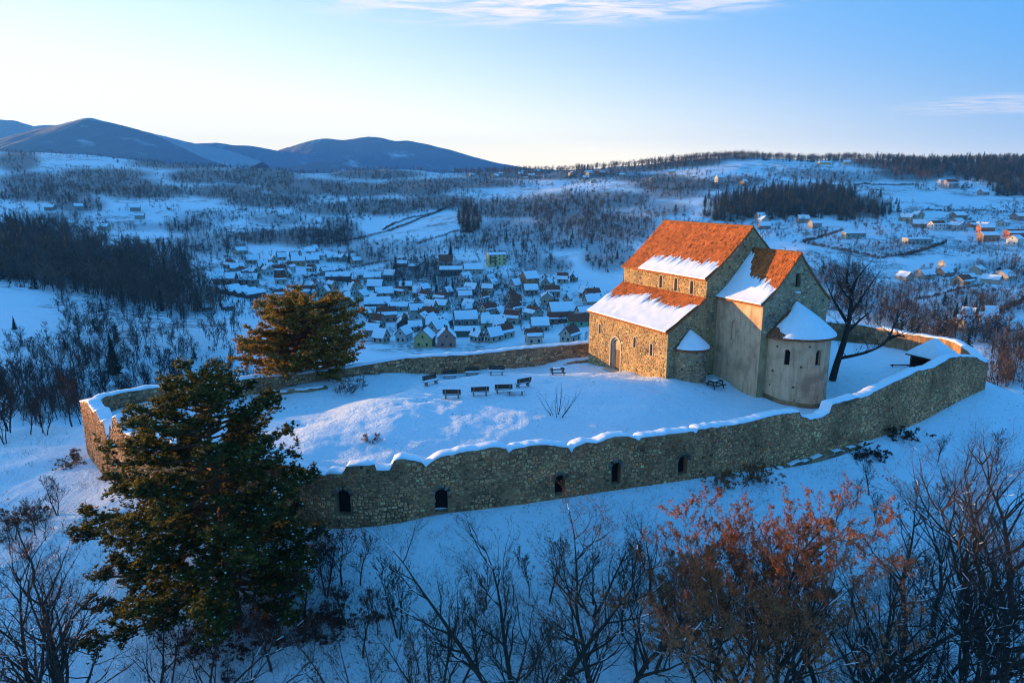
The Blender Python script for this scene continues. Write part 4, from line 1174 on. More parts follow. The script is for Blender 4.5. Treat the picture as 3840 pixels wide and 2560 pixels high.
# half-cone roofs of the apses
def cone(ca, ct, Rr, z0, z1, mask, seed, bulge=.09):
    nq, nh = 90, 26
    q = np.linspace(-math.pi / 2, math.pi / 2, nq); h = np.linspace(0, 1, nh)
    def surf(off, hh=h):
        rows = []
        for f in hh:
            rr = Rr * (1 - f) + bulge * Rr * math.sin(math.pi * f) * .6
            zz = z0 + (z1 - z0) * f + off
            rows.append([W(ca + (rr + off * .5) * math.sin(t), ct + .02 + (rr + off * .5) * math.cos(t), zz) for t in q])
        return np.array(rows)
    P = surf(0)
    lip = P[0].copy(); lip[:, 2] -= .14
    inn = np.array([W(ca + (Rr - .5) * math.sin(t), ct + (Rr - .5) * math.cos(t), z0 - .12) for t in q])
    A = np.concatenate([inn[None], lip[None], P], 0)
    n0, n1 = A.shape[:2]
    i, j = np.meshgrid(np.arange(n0 - 1), np.arange(n1 - 1), indexing='ij')
    F = np.stack([i * n1 + j, i * n1 + j + 1, (i + 1) * n1 + j + 1, (i + 1) * n1 + j], -1).reshape(-1, 4)
    o = link('apse_roof', fastmesh('apse_roof', A.reshape(-1, 3), F, M['roof_deck'], False), church)
    # tile courses
    rng = np.random.default_rng(seed); V, Cc = [], []
    rows = int((math.hypot(Rr, z1 - z0)) / .26)
    for r in range(rows):
        f0, f1 = r / rows, min((r + 1.15) / rows, .995)
        ra, rb = [Rr * (1 - f) + bulge * Rr * math.sin(math.pi * f) * .6 for f in (f0, f1)]
        za, zb_ = z0 + (z1 - z0) * f0, z0 + (z1 - z0) * f1
        nt_ = max(6, int(math.pi * ra / .19))
        for k in range(nt_):
            qa, qb = -math.pi / 2 + math.pi * (k + .05) / nt_, -math.pi / 2 + math.pi * (k + .95) / nt_
            if qa > .6: continue
            l0 = .05 + rng.normal(0, .008)
            w_ = lambda rr, t, z: W(ca + rr * math.sin(t), ct + .02 + rr * math.cos(t), z)
            V.append([w_(ra, qa, za), w_(ra, qb, za), w_(rb, qb, zb_), w_(rb, qa, zb_), w_(ra, qa, za + l0), w_(ra, qb, za + l0), w_(rb, qb, zb_ + .015), w_(rb, qa, zb_ + .015)])
            Cc.append(np.array((.26, .10, .05)) * np.clip(rng.normal(1, .25), .4, 1.7))
    V = np.array(V); F = (np.arange(len(V)) * 8)[:, None, None] + np.array([(4, 5, 6, 7), (0, 1, 5, 4), (1, 2, 6, 5), (3, 0, 4, 7)])[None]
    e = np.cross(V[0, 5] - V[0, 4], V[0, 7] - V[0, 4])
    if e[2] < 0: F = F[:, :, ::-1]
    link('roof_tiles', fastmesh('roof_tiles', V.reshape(-1, 3), F.reshape(-1, 4), M['tile'], False, np.repeat(np.array(Cc), 8, 0)), o, kind='stuff')
    FF_, QQ = np.meshgrid(h, q, indexing='ij')
    mk = mask(FF_, QQ)
    H = .15 * np.clip(mk * 5, -1, 1)
    T = P.copy(); T[..., 2] += .06 + np.where(H > 0, H, H); 
    dirx = np.sin(QQ); dirt = np.cos(QQ)
    ex = np.clip(H, 0, 1) * .35
    T[..., 0] += ex * (dirx * NXv + dirt * EX); T[..., 1] += ex * (dirx * NYv + dirt * EY)
    T[0, :, 2] -= .10
    n0, n1 = T.shape[:2]
    i, j = np.meshgrid(np.arange(n0 - 1), np.arange(n1 - 1), indexing='ij')
    F = np.stack([i * n1 + j, i * n1 + j + 1, (i + 1) * n1 + j + 1, (i + 1) * n1 + j], -1).reshape(-1, 4)
    F = F[(H.ravel()[F] > 0).any(1)]
    link('roof_snow', fastmesh('roof_snow', T.reshape(-1, 3), F, M['snow'], True), o)
    return o
cone(11.4, CHL, 4.05, 5.2, 8.3, lambda f, q: (q + 1.12 + .55 * (vnoise(f * 9, q * 6, 90) - .5) + .5 * f), 51)
cone(3.0, 0, 2.12, 3.2, 4.9, lambda f, q: .6 - 1.2 * sstep(-q, 1.2, 1.6) + .3 * (vnoise(f * 6, q * 6, 91) - .5), 52)
# brick cornice under the apse eaves
for ca, ct, rr, z in ((11.4, CHL, RA, 5.02), (3.0, 0, RB, 3.02)):
    b_ = MB(); qq = np.linspace(-math.pi / 2, math.pi / 2, 50)
    for q0, q1 in zip(qq[:-1], qq[1:]):
        ring4 = lambda q: [W(ca + (rr + d) * math.sin(q), ct + (rr + d) * math.cos(q), z + h_) for d, h_ in ((.0, 0), (.14, 0.02), (.14, .1), (0, .1))]
        b_.add(ring4(q0) + ring4(q1), [(0, 4, 5, 1), (1, 5, 6, 2)])
    b_.build('cornice', M['roof_deck'], church)
# portal: stepped frame, tympanum, door
def portal():
    s_c = -LN + 5.75
    def arch_ring(r_in, r_out, z_base, z_spring, a_front, a_back, name, mat, parent):
        b_ = MB(); pts = []
        for k in range(17):
            q = math.pi * k / 16
            pts.append((math.cos(q), math.sin(q)))
        def prof(rr): return [(s_c + rr, z_base)] + [(s_c + rr * c_, z_spring + rr * s_) for c_, s_ in pts] + [(s_c - rr, z_base)]
        pi_, po = prof(r_in), prof(r_out)
        for (i0, i1, o0, o1) in zip(pi_[:-1], pi_[1:], po[:-1], po[1:]):
            V = [W(a_front, i0[0], i0[1]), W(a_front, i1[0], i1[1]), W(a_front, o1[0], o1[1]), W(a_front, o0[0], o0[1]),
                 W(a_back, i0[0], i0[1]), W(a_back, i1[0], i1[1]), W(a_back, o1[0], o1[1]), W(a_back, o0[0], o0[1])]
            b_.add(V, [(0, 1, 2, 3), (0, 4, 5, 1), (3, 2, 6, 7)])
        return b_.build(name, mat, parent)
    P = church
    arch_ring(.98, 1.16, -1.9, 1.75, -.07, .12, 'portal_arch', M['frame_stone'], P)
    arch_ring(.74, .97, -1.9, 1.75, .14, .30, 'portal_arch', M['frame_stone'], P)
    arch_ring(.56, .735, -1.9, 1.62, .31, .44, 'portal_arch', M['frame_stone'], P)
    b_ = MB()
    V = [W(.36, s_c + .72, 1.2), W(.36, s_c - .72, 1.2)] + [W(.36, s_c - .72 * math.cos(math.pi * k / 12), 1.7 + .72 * math.sin(math.pi * k / 12)) for k in range(13)]
    b_.add(V, [tuple(range(len(V)))])
    b_.build('tympanum', M['plaster'], P)
    dl = MB(); dl.add([W(.40, s_c + x, z) for x, z in ((-.57, -1.4), (.57, -1.4), (.57, 1.2), (-.57, 1.2))] + [W(.47, s_c + x, z) for x, z in ((-.57, -1.4), (.57, -1.4), (.57, 1.2), (-.57, 1.2))],
                      [(0, 1, 2, 3), (4, 7, 6, 5), (0, 4, 5, 1), (1, 5, 6, 2), (2, 6, 7, 3), (3, 7, 4, 0)])
    d = dl.build('door', M['door_wood'], P)
    for k in range(6):
        b_ = MB(); x0 = -.55 + k * .185
        q = [(x0, -1.38), (x0 + .165, -1.38), (x0 + .165, 1.17), (x0, 1.17)]
        b_.add([W(.40, s_c + x, z) for x, z in q] + [W(.37, s_c + x, z) for x, z in q], [(4, 5, 6, 7), (0, 1, 5, 4), (1, 2, 6, 5), (2, 3, 7, 6), (3, 0, 4, 7)])
        b_.build('plank', M['door_wood'], d)
    g = MB(); zt_ = gz(*W(-.6, s_c, 0)[:2])
    g.add([W(-.9, s_c - 1.3, zt_ - .5), W(-.9, s_c + 1.3, zt_ - .5), W(.5, s_c + 1.3, zt_ - .5), W(.5, s_c - 1.3, zt_ - .5), W(-.9, s_c - 1.3, zt_ + .1), W(-.9, s_c + 1.3, zt_ + .1), W(.5, s_c + 1.3, zt_ + .1), W(.5, s_c - 1.3, zt_ + .1)],
          [(4, 5, 6, 7), (0, 1, 5, 4), (1, 2, 6, 5), (3, 0, 4, 7)])
    g.build('door_step', M['frame_stone'], P)
portal()
# window surrounds (dressed stones), gable niche, ridge cross
def surround(a, s_mid, w, z0, z1, proud=.05, wd=.12):
    b_ = MB(); h = w / 2; pts = [(h, z0)] + [(h * math.cos(math.pi * k / 10), z1 - h + h * math.sin(math.pi * k / 10)) for k in range(11)] + [(-h, z0)]
    po = [(h + wd, z0)] + [((h + wd) * math.cos(math.pi * k / 10), z1 - h + (h + wd) * math.sin(math.pi * k / 10)) for k in range(11)] + [(-h - wd, z0)]
    for i in range(len(pts) - 1):
        q = [pts[i], pts[i + 1], po[i + 1], po[i]]
        b_.add([W(a - proud, s_mid + x, z) for x, z in q] + [W(a + .05, s_mid + x, z) for x, z in q], [(0, 1, 2, 3), (0, 4, 5, 1), (3, 2, 6, 7)])
    b_.build('window_surround', M['frame_stone'], church)
for o in AIS_OPEN[:3]: surround(0, -LN + (o[0] + o[1]) / 2, o[1] - o[0], o[2], o[3])
for c_ in (7.35, 10.0, 12.65): surround(5, -LN + c_, .5, 8.55, 10.0)
MB().add([], []) if False else None
b_ = MB()
for z0, z1, hw in ((15.9, 17.05, .035), (16.62, 16.69, .28)):
    q = [(-hw, z0), (hw, z0), (hw, z1), (-hw, z1)]
    b_.add([W(11.1 - .03, -LN + .1 + x, z) for x, z in q] + [W(11.1 + .03, -LN + .1 + x, z) for x, z in q], [(0, 1, 2, 3), (7, 6, 5, 4), (0, 4, 5, 1), (1, 5, 6, 2), (2, 6, 7, 3), (3, 7, 4, 0)])
b_.build('ridge_cross', M['iron'], church)
b_ = MB()
b_.add([W(CH0 + 4.4, CHL + .03, 9.35), W(CH0 + 5.0, CHL + .03, 9.35), W(CH0 + 5.0, CHL + .22, 9.4), W(CH0 + 4.4, CHL + .22, 9.4), W(CH0 + 4.4, CHL + .03, 9.55), W(CH0 + 5.0, CHL + .03, 9.55), W(CH0 + 5.0, CHL + .2, 9.5), W(CH0 + 4.4, CHL + .2, 9.5)],
       [(0, 1, 2, 3), (4, 7, 6, 5), (3, 2, 6, 7), (0, 3, 7, 4), (1, 5, 6, 2)])
b_.build('ledge_snow', M['snow'], church)
# ------------------------------------------------------------------ courtyard furniture
def ground_px(x, y):
    p = hit(x, y); return p
def make_bench(name, label, x, y, rz, back=True, snow=True, group='wooden benches in the courtyard'):
    p = hit(x, y)
    t = thing(name, label, 'bench', (p[0], p[1], gz(p[0], p[1]) - .02), rz, group)
    L = .88
    for s_ in (-1, 1):
        b_ = MB(); x0 = s_ * .62
        b_.prism([(-.24, 0), (.24, 0), (.20, .40), (-.20, .40)], x0 - .06, x0 + .06)
        if back: b_.prism([(.18, .30), (.27, .28), (.40, .98), (.34, .98)], x0 - .045, x0 + .045)
        b_.build('leg', M['concrete'], t)
    for k in range(3):
        b_ = MB(); y0 = -.235 + k * .16
        b_.box(-L, L, y0, y0 + .14, .40, .45); b_.build('seat_plank', M['old_wood'], t)
    if back:
        for k in range(3):
            z0 = .54 + k * .16; yb = .262 + (z0 - .4) * .14
            b_ = MB(); b_.prism([(yb - .045, z0), (yb - .005, z0 - .005), (yb + .016, z0 + .14), (yb - .025, z0 + .145)], -L, L); b_.build('back_plank', M['old_wood'], t)
    if snow:
        b_ = MB(); n = 10
        xs = np.linspace(-L + .02, L - .02, n)
        V = []
        for i, xx in enumerate(xs):
            hgt = .05 + .04 * float(vnoise(xx * 3 + x, 1.0, 5))
            V += [(xx, -.235, .452), (xx, -.2, .452 + hgt), (xx, .15, .452 + hgt), (xx, .235, .452)]
        F = [(4 * i + k, 4 * i + k + 1, 4 * i + 5 + k, 4 * i + 4 + k) for i in range(n - 1) for k in range(3)]
        F += [(0, 3, 2, 1), (4 * n - 4, 4 * n - 3, 4 * n - 2, 4 * n - 1)]
        b_.add(V, F); b_.build('seat_snow', M['snow'], t, True)
    return t
zx = lambda a, b_: ((1550 + a / 3.36) / S, (1330 + b_ / 3.36) / S)
# back row faces the camera (seat towards -Y); the front row shows its back
make_bench('bench', 'dark bench at the left end of the back row, turned to the right', *zx(225, 375), R(42))
make_bench('bench', 'dark bench second from the left in the back row, facing forward', *zx(460, 300), R(6))
make_bench('bench', 'dark bench third from the left in the back row, facing forward', *zx(740, 258), R(8))
make_bench('bench', 'dark bench at the right end of the back row, facing forward', *zx(1048, 252), R(-4))
make_bench('bench', 'dark bench at the left end of the front row, seen from behind', *zx(488, 548), R(180))
make_bench('bench', 'dark bench second from the left in the front row, seen from behind', *zx(838, 512), R(188))
make_bench('bench', 'dark bench in the front row behind the low backless bench', *zx(1135, 480), R(187))
make_bench('bench', 'dark bench at the right end of the front row, turned steeply to the left', *zx(1378, 400), R(214))
make_bench('backless_bench', 'low backless bench with patches of snow in front of the front row', *zx(1290, 505), R(3), back=False, group=None)
def picnic(label, x, y, rz, L=.95):
    p = hit(x, y)
    t = thing('picnic_table', label, 'table', (p[0], p[1], gz(p[0], p[1]) - .02), rz)
    for k in range(4):
        MB().box(-L, L, -.38 + k * .19, -.38 + k * .19 + .175, .70, .745).build('top_plank', M['old_wood'], t)
    for s_ in (-1, 1):
        MB().box(-L, L, s_ * .72 - .12, s_ * .72 + .12, .40, .44).build('seat_plank', M['old_wood'], t)
        b_ = MB(); x0 = s_ * .65
        b_.box(x0 - .04, x0 + .04, -.78, .78, .33, .40)
        b_.prism([(-.62, 0), (-.52, 0), (-.22, .70), (-.32, .70)], x0 - .045, x0 + .045)
        b_.prism([(.52, 0), (.62, 0), (.32, .70), (.22, .70)], x0 - .045, x0 + .045)
        b_.build('leg', M['old_wood'], t)
    b_ = MB(); b_.box(-L * .55, L * .4, -.2, .3, .748, .80); b_.build('table_snow', M['snow'], t)
picnic('dark picnic table standing alone between the back bench row and the church door', *zx(1815, 250), R(8), .8)
picnic('dark picnic table on the snow in front of the small apse', 1643, 889, R(28), .8)
# low stone footings by the far wall
def footing(label, pts, w, h, seed):
    P = []
    for x, y in pts:
        q = hit(x, y); P.append((q[0], q[1]))
    path = smooth_path([(a, b_, 0) for a, b_ in P], .3)[:, :2]
    tn = np.gradient(path, axis=0); tn /= np.linalg.norm(tn, axis=1, keepdims=True)
    nv = np.stack([-tn[:, 1], tn[:, 0]], 1)
    g = ground(path[:, 0], path[:, 1])
    top = g + h * (.6 + .8 * vnoise(np.arange(len(path)) * .6, np.zeros(len(path)), seed))
    t = thing('stone_footing', label, 'ruin', (0, 0, 0))
    V, F, _, _ = column_wall(path - nv * w / 2, nv, g - .4, top, (), .2, None, w, g - .4)
    link('footing_stones', mesh('footing_stones', V, F, M['mortar']), t)
    snowcap('snow_cap', path - nv * w * .38, nv, top - .01, .09, w * .8, t, np.where(vnoise(np.arange(len(path)) * .35, np.zeros(len(path)), seed + 1) > .38, 1, 0), seed)
footing('low dark stone footing beside the back left bench, along the far wall', [(612, 906), (660, 903), (705, 899), (752, 892)], .5, .3, 3)
footing('low dark stone footing near the far wall, left of the church', [(1180, 838), (1215, 835), (1255, 832)], .8, .3, 5)
footing('short low stone footing nearest to the west corner of the church', [(1296, 838), (1325, 833), (1352, 830)], .5, .2, 8)
# watchman's hut by the right corner
hp = (at(2138, 850, 79)[0], 79.0)
hz0 = gz(*hp)
hut = thing('hut', 'small dark timber hut under a snowy pyramid roof beside the right end of the wall', 'hut', (hp[0], hp[1], hz0), R(24))
hw, he, hh_, hr = 1.55, 2.05, 1.95, 3.95
for y_ in (-1, 1):
    for k in range(9):
        MB().box(-hw, hw, y_ * hw - .07, y_ * hw + .07, .02 + k * .21, .21 + k * .21).build('log', M['old_wood'], hut) if y_ > 0 else None
for k in range(9):
    MB().box(hw - .07, hw + .07, -hw, hw - .08, .02 + k * .21, .21 + k * .21).build('log', M['old_wood'], hut)
for sx_, sy_ in ((-1, -1), (1, -1), (-1, 1), (1, 1), (0, -1)):
    MB().box(sx_ * hw - .09, sx_ * hw + .09, sy_ * hw - .1, sy_ * hw + .08, -.1, hh_).build('post', M['old_wood'], hut)
for k in range(4):
    MB().box(-hw, -.1, -hw - .05, -hw + .05, .02 + k * .2, .2 + k * .2).build('log', M['old_wood'], hut)
MB().box(-hw + .1, hw - .1, -hw + .2, hw - .1, -.3, .05).build('floor', M['old_wood'], hut)
b_ = MB(); b_.add([(-he, -he, hh_), (he, -he, hh_), (he, he, hh_), (-he, he, hh_), (0, 0, hr), (-he, -he, hh_ - .12), (he, -he, hh_ - .12), (he, he, hh_ - .12), (-he, he, hh_ - .12)],
                  [(0, 1, 4), (1, 2, 4), (2, 3, 4), (3, 0, 4), (8, 7, 6, 5), (5, 6, 1, 0), (6, 7, 2, 1), (7, 8, 3, 2), (8, 5, 0, 3)])
rf = b_.build('roof', M['old_wood'], hut)
V, F = [], []
for side in range(4):
    n0 = len(V); c_, s_ = math.cos(side * math.pi / 2), math.sin(side * math.pi / 2); N = 9
    for i in range(N):
        f = i / (N - 1)
        for j in range(N):
            g_ = -1 + 2 * j / (N - 1)
            e_ = he * (1 - f) + .05
            x_, y_ = g_ * e_, -e_
            z_ = hh_ + (hr - hh_) * f + .14 + .03 * float(vnoise(x_ * 2 + side * 9, f * 5, 6)) - (.1 if i == 0 else 0)
            V.append((x_ * c_ - y_ * s_, x_ * s_ + y_ * c_, z_))
    F += [(n0 + i * N + j, n0 + i * N + j + 1, n0 + (i + 1) * N + j + 1, n0 + (i + 1) * N + j) for i in range(N - 1) for j in range(N - 1)]
link('roof_snow', mesh('roof_snow', V, F, M['snow'], True), rf)
# small footbridge plank / path board beside the hut
q = at(2068, 833, 82)
pb = MB(); pb.box(-1.2, 1.2, -.12, .12, .12, .2); pb.box(-1.0, -.9, -.1, .1, -.2, .12); pb.box(.9, 1.0, -.1, .1, -.2, .12)
pb.build('plank_seat', M['old_wood'], None, loc=(q[0], q[1], gz(q[0], q[1])), label='plain low plank seat left of the snowy hut', cat='bench')

# ------------------------------------------------------------------ bare trees
def grow_tree(seed, height, stems=1, spread=.5, levels=4, kids=(9, 6, 5, 3), ratio=(.55, .5, .45, .45), lean=(0, 0), r0=.16, fork=.25, up=.12, wander=.10, droop=0.0, start=.3):
    """returns segs (n,9): p0, p1, r0, r1, level"""
    rng = random.Random(seed); out = []
    def norm(d):
        l = math.sqrt(d[0] ** 2 + d[1] ** 2 + d[2] ** 2) or 1
        return (d[0] / l, d[1] / l, d[2] / l)
    def perp(d):
        v = (rng.gauss(0, 1), rng.gauss(0, 1), rng.gauss(0, 1))
        k = v[0] * d[0] + v[1] * d[1] + v[2] * d[2]
        return norm((v[0] - k * d[0], v[1] - k * d[1], v[2] - k * d[2]))
    def br(p, d, L, r, lev):
        n = (10, 7, 5, 3, 2)[min(lev, 4)]
        kid = kids[lev] if lev < levels and lev < len(kids) else 0
        per = kid / max(1, n * (1 - (start if lev == 0 else .2)))
        acc = rng.random()
        for i in range(n):
            wd = wander * (1 + .5 * lev)
            tr = up if lev > 0 else 0
            d = norm((d[0] + rng.gauss(0, wd), d[1] + rng.gauss(0, wd), d[2] + rng.gauss(0, wd * .6) + tr - (droop if lev >= 2 else 0)))
            q = (p[0] + d[0] * L / n, p[1] + d[1] * L / n, p[2] + d[2] * L / n)
            ra = r * (1 - .88 * i / n); rb = r * (1 - .88 * (i + 1) / n)
            out.append((*p, *q, max(ra, .008), max(rb, .006), lev))
            if kid and (i + 1) / n > (start if lev == 0 else .2):
                acc += per
                while acc >= 1:
                    acc -= 1
                    a_ = rng.uniform(.45, .95) * (1 if lev else spread * 2)
                    e_ = perp(d)
                    dd = norm((d[0] * math.cos(a_) + e_[0] * math.sin(a_), d[1] * math.cos(a_) + e_[1] * math.sin(a_), d[2] * math.cos(a_) + e_[2] * math.sin(a_) + .1))
                    LL = L * ratio[lev] * rng.uniform(.65, 1.2) * (1.15 - .55 * (i + 1) / n)
                    br(q, dd, LL, max(rb, r * .3) * rng.uniform(.52, .78), lev + 1)
            p = q
    for s_ in range(stems):
        a_ = 2 * math.pi * s_ / stems + rng.uniform(-.4, .4)
        k = fork if stems > 1 else 0
        d = norm((math.cos(a_) * k + lean[0], math.sin(a_) * k + lean[1], 1))
        hh = height * rng.uniform(.8, 1.0) if s_ else height
        br((math.cos(a_) * .12 * (stems > 1), math.sin(a_) * .12 * (stems > 1), -.6), d, hh + .6, r0 * (1 if s_ == 0 else rng.uniform(.6, .95)), 0)
    return np.array(out)
def snow_on(segs, frac, seed, rmin=.02):
    "thin snow lying along the upper side of limbs"
    rng = np.random.default_rng(seed)
    d = segs[:, 3:6] - segs[:, :3]; L = np.linalg.norm(d, axis=1)
    flat = 1 - np.abs(d[:, 2]) / np.maximum(L, 1e-6)
    ok = (segs[:, 6] > rmin * .6) & (segs[:, 8] > 0) & (L < .75) & (flat > .3) & (rng.random(len(segs)) < frac)
    s_ = segs[ok].copy()
    s_[:, 2] += s_[:, 6] * .9; s_[:, 5] += s_[:, 7] * .9
    s_[:, 6] = s_[:, 6] * .55 + .010; s_[:, 7] = s_[:, 7] * .55 + .010
    return s_
def leaf_quads(segs, per, size, seed, lev=3, hang=.1, pick=None):
    rng = np.random.default_rng(seed)
    tw = segs[segs[:, 8] >= lev]
    if pick is not None: tw = tw[pick(tw)]
    idx = rng.integers(0, len(tw), int(len(tw) * per))
    f = rng.random((len(idx), 1))
    P = tw[idx, :3] * (1 - f) + tw[idx, 3:6] * f + rng.normal(0, .04, (len(idx), 3))
    P[:, 2] -= rng.random(len(idx)) * hang
    n = len(P)
    a_ = rng.normal(0, 1, (n, 3)); a_ /= np.linalg.norm(a_, axis=1, keepdims=True)
    b2 = np.cross(a_, rng.normal(0, 1, (n, 3))); b2 /= np.linalg.norm(b2, axis=1, keepdims=True)
    sz = size * rng.uniform(.6, 1.4, (n, 1))
    V = np.stack([P - a_ * sz, P + b2 * sz * .5, P + a_ * sz, P - b2 * sz * .5], 1)
    return V.reshape(-1, 3), np.arange(n * 4).reshape(-1, 4)
def put_tree(name, label, cat, loc, segs, mat='bark', snow=.0, leaves=None, group=None, rz=0, seed=0):
    t = thing(name, label, cat, loc, rz, group)
    big = segs[segs[:, 8] == 0]; mid = segs[segs[:, 8] == 1]; tw = segs[segs[:, 8] >= 2]
    V, F = tubes(big, 8)
    link('trunk', fastmesh('trunk', V, F, M[mat], True), t)
    V1, F1 = tubes(mid, 5); thin = (tw[:, 8] >= 3) | (tw[:, 6] < .016); V2, F2 = tubes(tw[~thin], 3) if (~thin).any() else (np.zeros((0, 3)), np.zeros((0, 4), int)); V3, F3 = ribbons(tw[thin], seed)
    link('crown', fastmesh('crown', np.concatenate([V1, V2, V3]), np.concatenate([F1, F2 + len(V1), F3 + len(V1) + len(V2)]), M[mat], False), t, kind=None)
    if snow:
        s_ = snow_on(segs, snow, seed)
        if len(s_):
            V, F = tubes(s_, 4); link('branch_snow', fastmesh('branch_snow', V, F, M['snow']), t, kind='stuff')
    if leaves:
        per, size, colr, lev = leaves[:4]
        V, F = leaf_quads(segs, per, size, seed + 5, lev)
        rng = np.random.default_rng(seed)
        cc = np.repeat(np.array(colr)[None] * np.clip(rng.normal(1, .3, (len(V) // 4, 1)), .3, 2), 4, 0)
        link('dead_leaves', fastmesh('dead_leaves', V, F, M['deadleaf'], False, cc), t, kind='stuff')
    return t
RUST = (.36, .145, .06); BROWN = (.12, .06, .035); TAN = (.20, .11, .06)
# the old tree behind the church's right side: a leaning trunk with a heavy limb to the right
ob = at(1914, 866, 76); ob = (ob[0], 76.0, gz(ob[0], 76.0))
def limb(pts, r0, r1, lev, rng):
    P = smooth_path(np.array(pts, float), .45)
    rr = np.linspace(r0, r1, len(P)); o = []
    for i in range(len(P) - 1): o.append((*P[i], *P[i + 1], rr[i], rr[i + 1], lev))
    return o
def px_pts(lst, base):
    return [(at(x, y, Y)[0] - base[0], Y - base[1], at(x, y, Y)[2] - base[2]) for x, y, Y in lst]
segs = []
rng = random.Random(8)
main = px_pts([(1912, 872, 76), (1922, 835, 76), (1940, 780, 76), (1950, 735, 76), (1955, 700, 76), (1958, 665, 76)], ob)
limbs = [px_pts(l, ob) for l in ([(1928, 822, 76), (1965, 815, 75.5), (2000, 805, 75), (2035, 785, 74.5), (2055, 745, 74.5), (2070, 715, 75)], [(1948, 745, 76), (1930, 715, 77), (1915, 690, 78), (1905, 668, 78)],
         [(1954, 720, 76), (1975, 690, 77), (1995, 660, 77.5), (2010, 640, 78)], [(1957, 690, 76), (1935, 665, 75), (1925, 645, 75)], [(2040, 778, 74.5), (2062, 770, 74), (2080, 775, 74)], [(1945, 765, 76), (1975, 735, 76.5), (2000, 715, 76)], [(1958, 668, 76), (1968, 640, 76), (1985, 620, 76)], [(1956, 672, 76), (1945, 645, 77), (1948, 622, 77)])]
segs += limb(main, .42, .16, 0, rng)
for l in limbs: segs += limb(l, .22, .05, 1, rng)
extra = []
for l in limbs + [main[2:]]:
    P = smooth_path(np.array(l, float), .55)
    for i in range(1, len(P)):
        for _ in range(2):
            g_ = grow_tree(rng.randint(0, 9999), rng.uniform(1.1, 2.6), 1, .55, 3, (5, 4, 3), (.6, .5, .5), (rng.gauss(0, .8), rng.gauss(0, .8)), .045, start=.1)
            g_ = g_[3:] if False else g_
            g_[:, :3] += P[i] + np.array([0, 0, .6]); g_[:, 3:6] += P[i] + np.array([0, 0, .6]); g_[:, 8] += 2
            extra.append(g_)
segs = np.concatenate([np.array(segs)] + extra)
put_tree('old_tree', 'big bare old tree with a leaning trunk, right of the apse', 'tree', ob, segs, 'bark', .4, seed=3)
# young sapling alone in the courtyard
sp = hit(1281, 955)
put_tree('sapling', 'thin bare sapling fanning out alone on the courtyard snow', 'sapling', (sp[0], sp[1], sp[2]), grow_tree(21, 2.6, 7, .35, 2, (4, 3), (.4, .4), (0, 0), .055, .55, .1, .06, 0, .25), 'bark', 0)
sp = hit(790, 903)
put_tree('shrub', 'small leafless bush by the far wall, right of the pines', 'shrub', (sp[0], sp[1], sp[2]), grow_tree(23, 2.2, 8, .6, 3, (5, 4, 3), (.5, .5, .5), (.3, 0), .03, .9, .05, .12, 0, .15), 'bark_red', 0, (1.0, .05, BROWN, 2), seed=2)
sp = hit(855, 1012)
put_tree('weed_clump', 'little dark weed clump poking through the snow inside the near wall', 'plant', (sp[0], sp[1], sp[2]), grow_tree(25, .55, 7, .6, 2, (4, 3), (.5, .5), (0, 0), .015, .8, .05, .15, 0, .15), 'bark', 0, (2.0, .04, BROWN, 1), seed=4)

# ------------------------------------------------------------------ foreground trees on the slope below the wall
def fg(label, x, Y, xtop, ytop, seed, name='bare_tree', cat='tree', mat='bark', leaves=None, snow=.25, dens=1.0, wide=1.3, **kw):
    X = at(x, 1500, Y)[0]
    z = gz(X, Y)
    top = at(xtop, ytop, Y)
    h = top[2] - z
    ln = ((top[0] - X) / h, 0)
    a_ = dict(stems=1, spread=.5, levels=4, kids=(int(15 * dens), 7, 5, 4), ratio=(.42, .5, .5, .5), r0=.021 * h, start=.3, up=.10, wander=.075)
    a_.update(kw)
    segs = grow_tree(seed, h, lean=ln, **a_)
    k_ = h / segs[:, 5].max(); segs[:, :8] *= k_
    segs[:, [0, 1, 3, 4]] *= wide
    up_ = (segs[:, 5] > .45 * h) & (segs[:, 8] >= 2)
    if up_.any():      # keep the crown's middle over the intended spot
        zc_ = segs[up_, 5].mean()
        for ax_, want in ((0, (top[0] - X) * .8), (1, 0.0)):
            sh = (segs[up_, 3 + ax_].mean() - want) / zc_
            segs[:, ax_] -= sh * np.maximum(segs[:, 2], 0); segs[:, 3 + ax_] -= sh * np.maximum(segs[:, 5], 0)
    return put_tree(name, label, cat, (X, Y, z), segs, mat, snow, leaves, seed=seed)
fg('bare tree with a wide fan of many dark stems, at bottom centre', 1190, 32, 1195, 1185, 101, stems=5, fork=.30, kids=(11, 6, 4, 3))
fg('dark bare forked tree with pinkish top twigs, left of the rust-leaved tree', 1395, 32.5, 1405, 1175, 102, snow=.06, stems=3, fork=.26, leaves=(.4, .036, RUST, 3), kids=(12, 6, 5, 3))
fg('broad tree still holding rust-coloured leaves, in front of the long wall', 1765, 32, 1765, 1115, 103, stems=5, fork=.30, wide=1.15, leaves=(3.0, .05, RUST, 3), kids=(13, 7, 5, 4), ratio=(.5, .5, .5, .5), snow=.5)
fg('smaller rust-leaved tree on the left side of the broad rust-leaved tree', 1640, 34.5, 1610, 1215, 104, stems=2, fork=.25, wide=1.0, leaves=(2.4, .046, RUST, 3), kids=(12, 6, 5, 3))
fg('dark leaning bare tree right of the rust-leaved tree', 2035, 33, 2105, 1225, 105, kids=(16, 7, 5, 3))
fg('bushy dark tree low between two leaning trunks at lower right', 2070, 34.5, 2085, 1280, 106, stems=4, fork=.35, leaves=(.3, .04, (.06, .035, .025), 3), kids=(9, 6, 4, 3))
fg('tall slender dark bare tree before the open snow at lower right', 2205, 34, 2265, 1075, 107, kids=(20, 7, 5, 3), mat='bark')
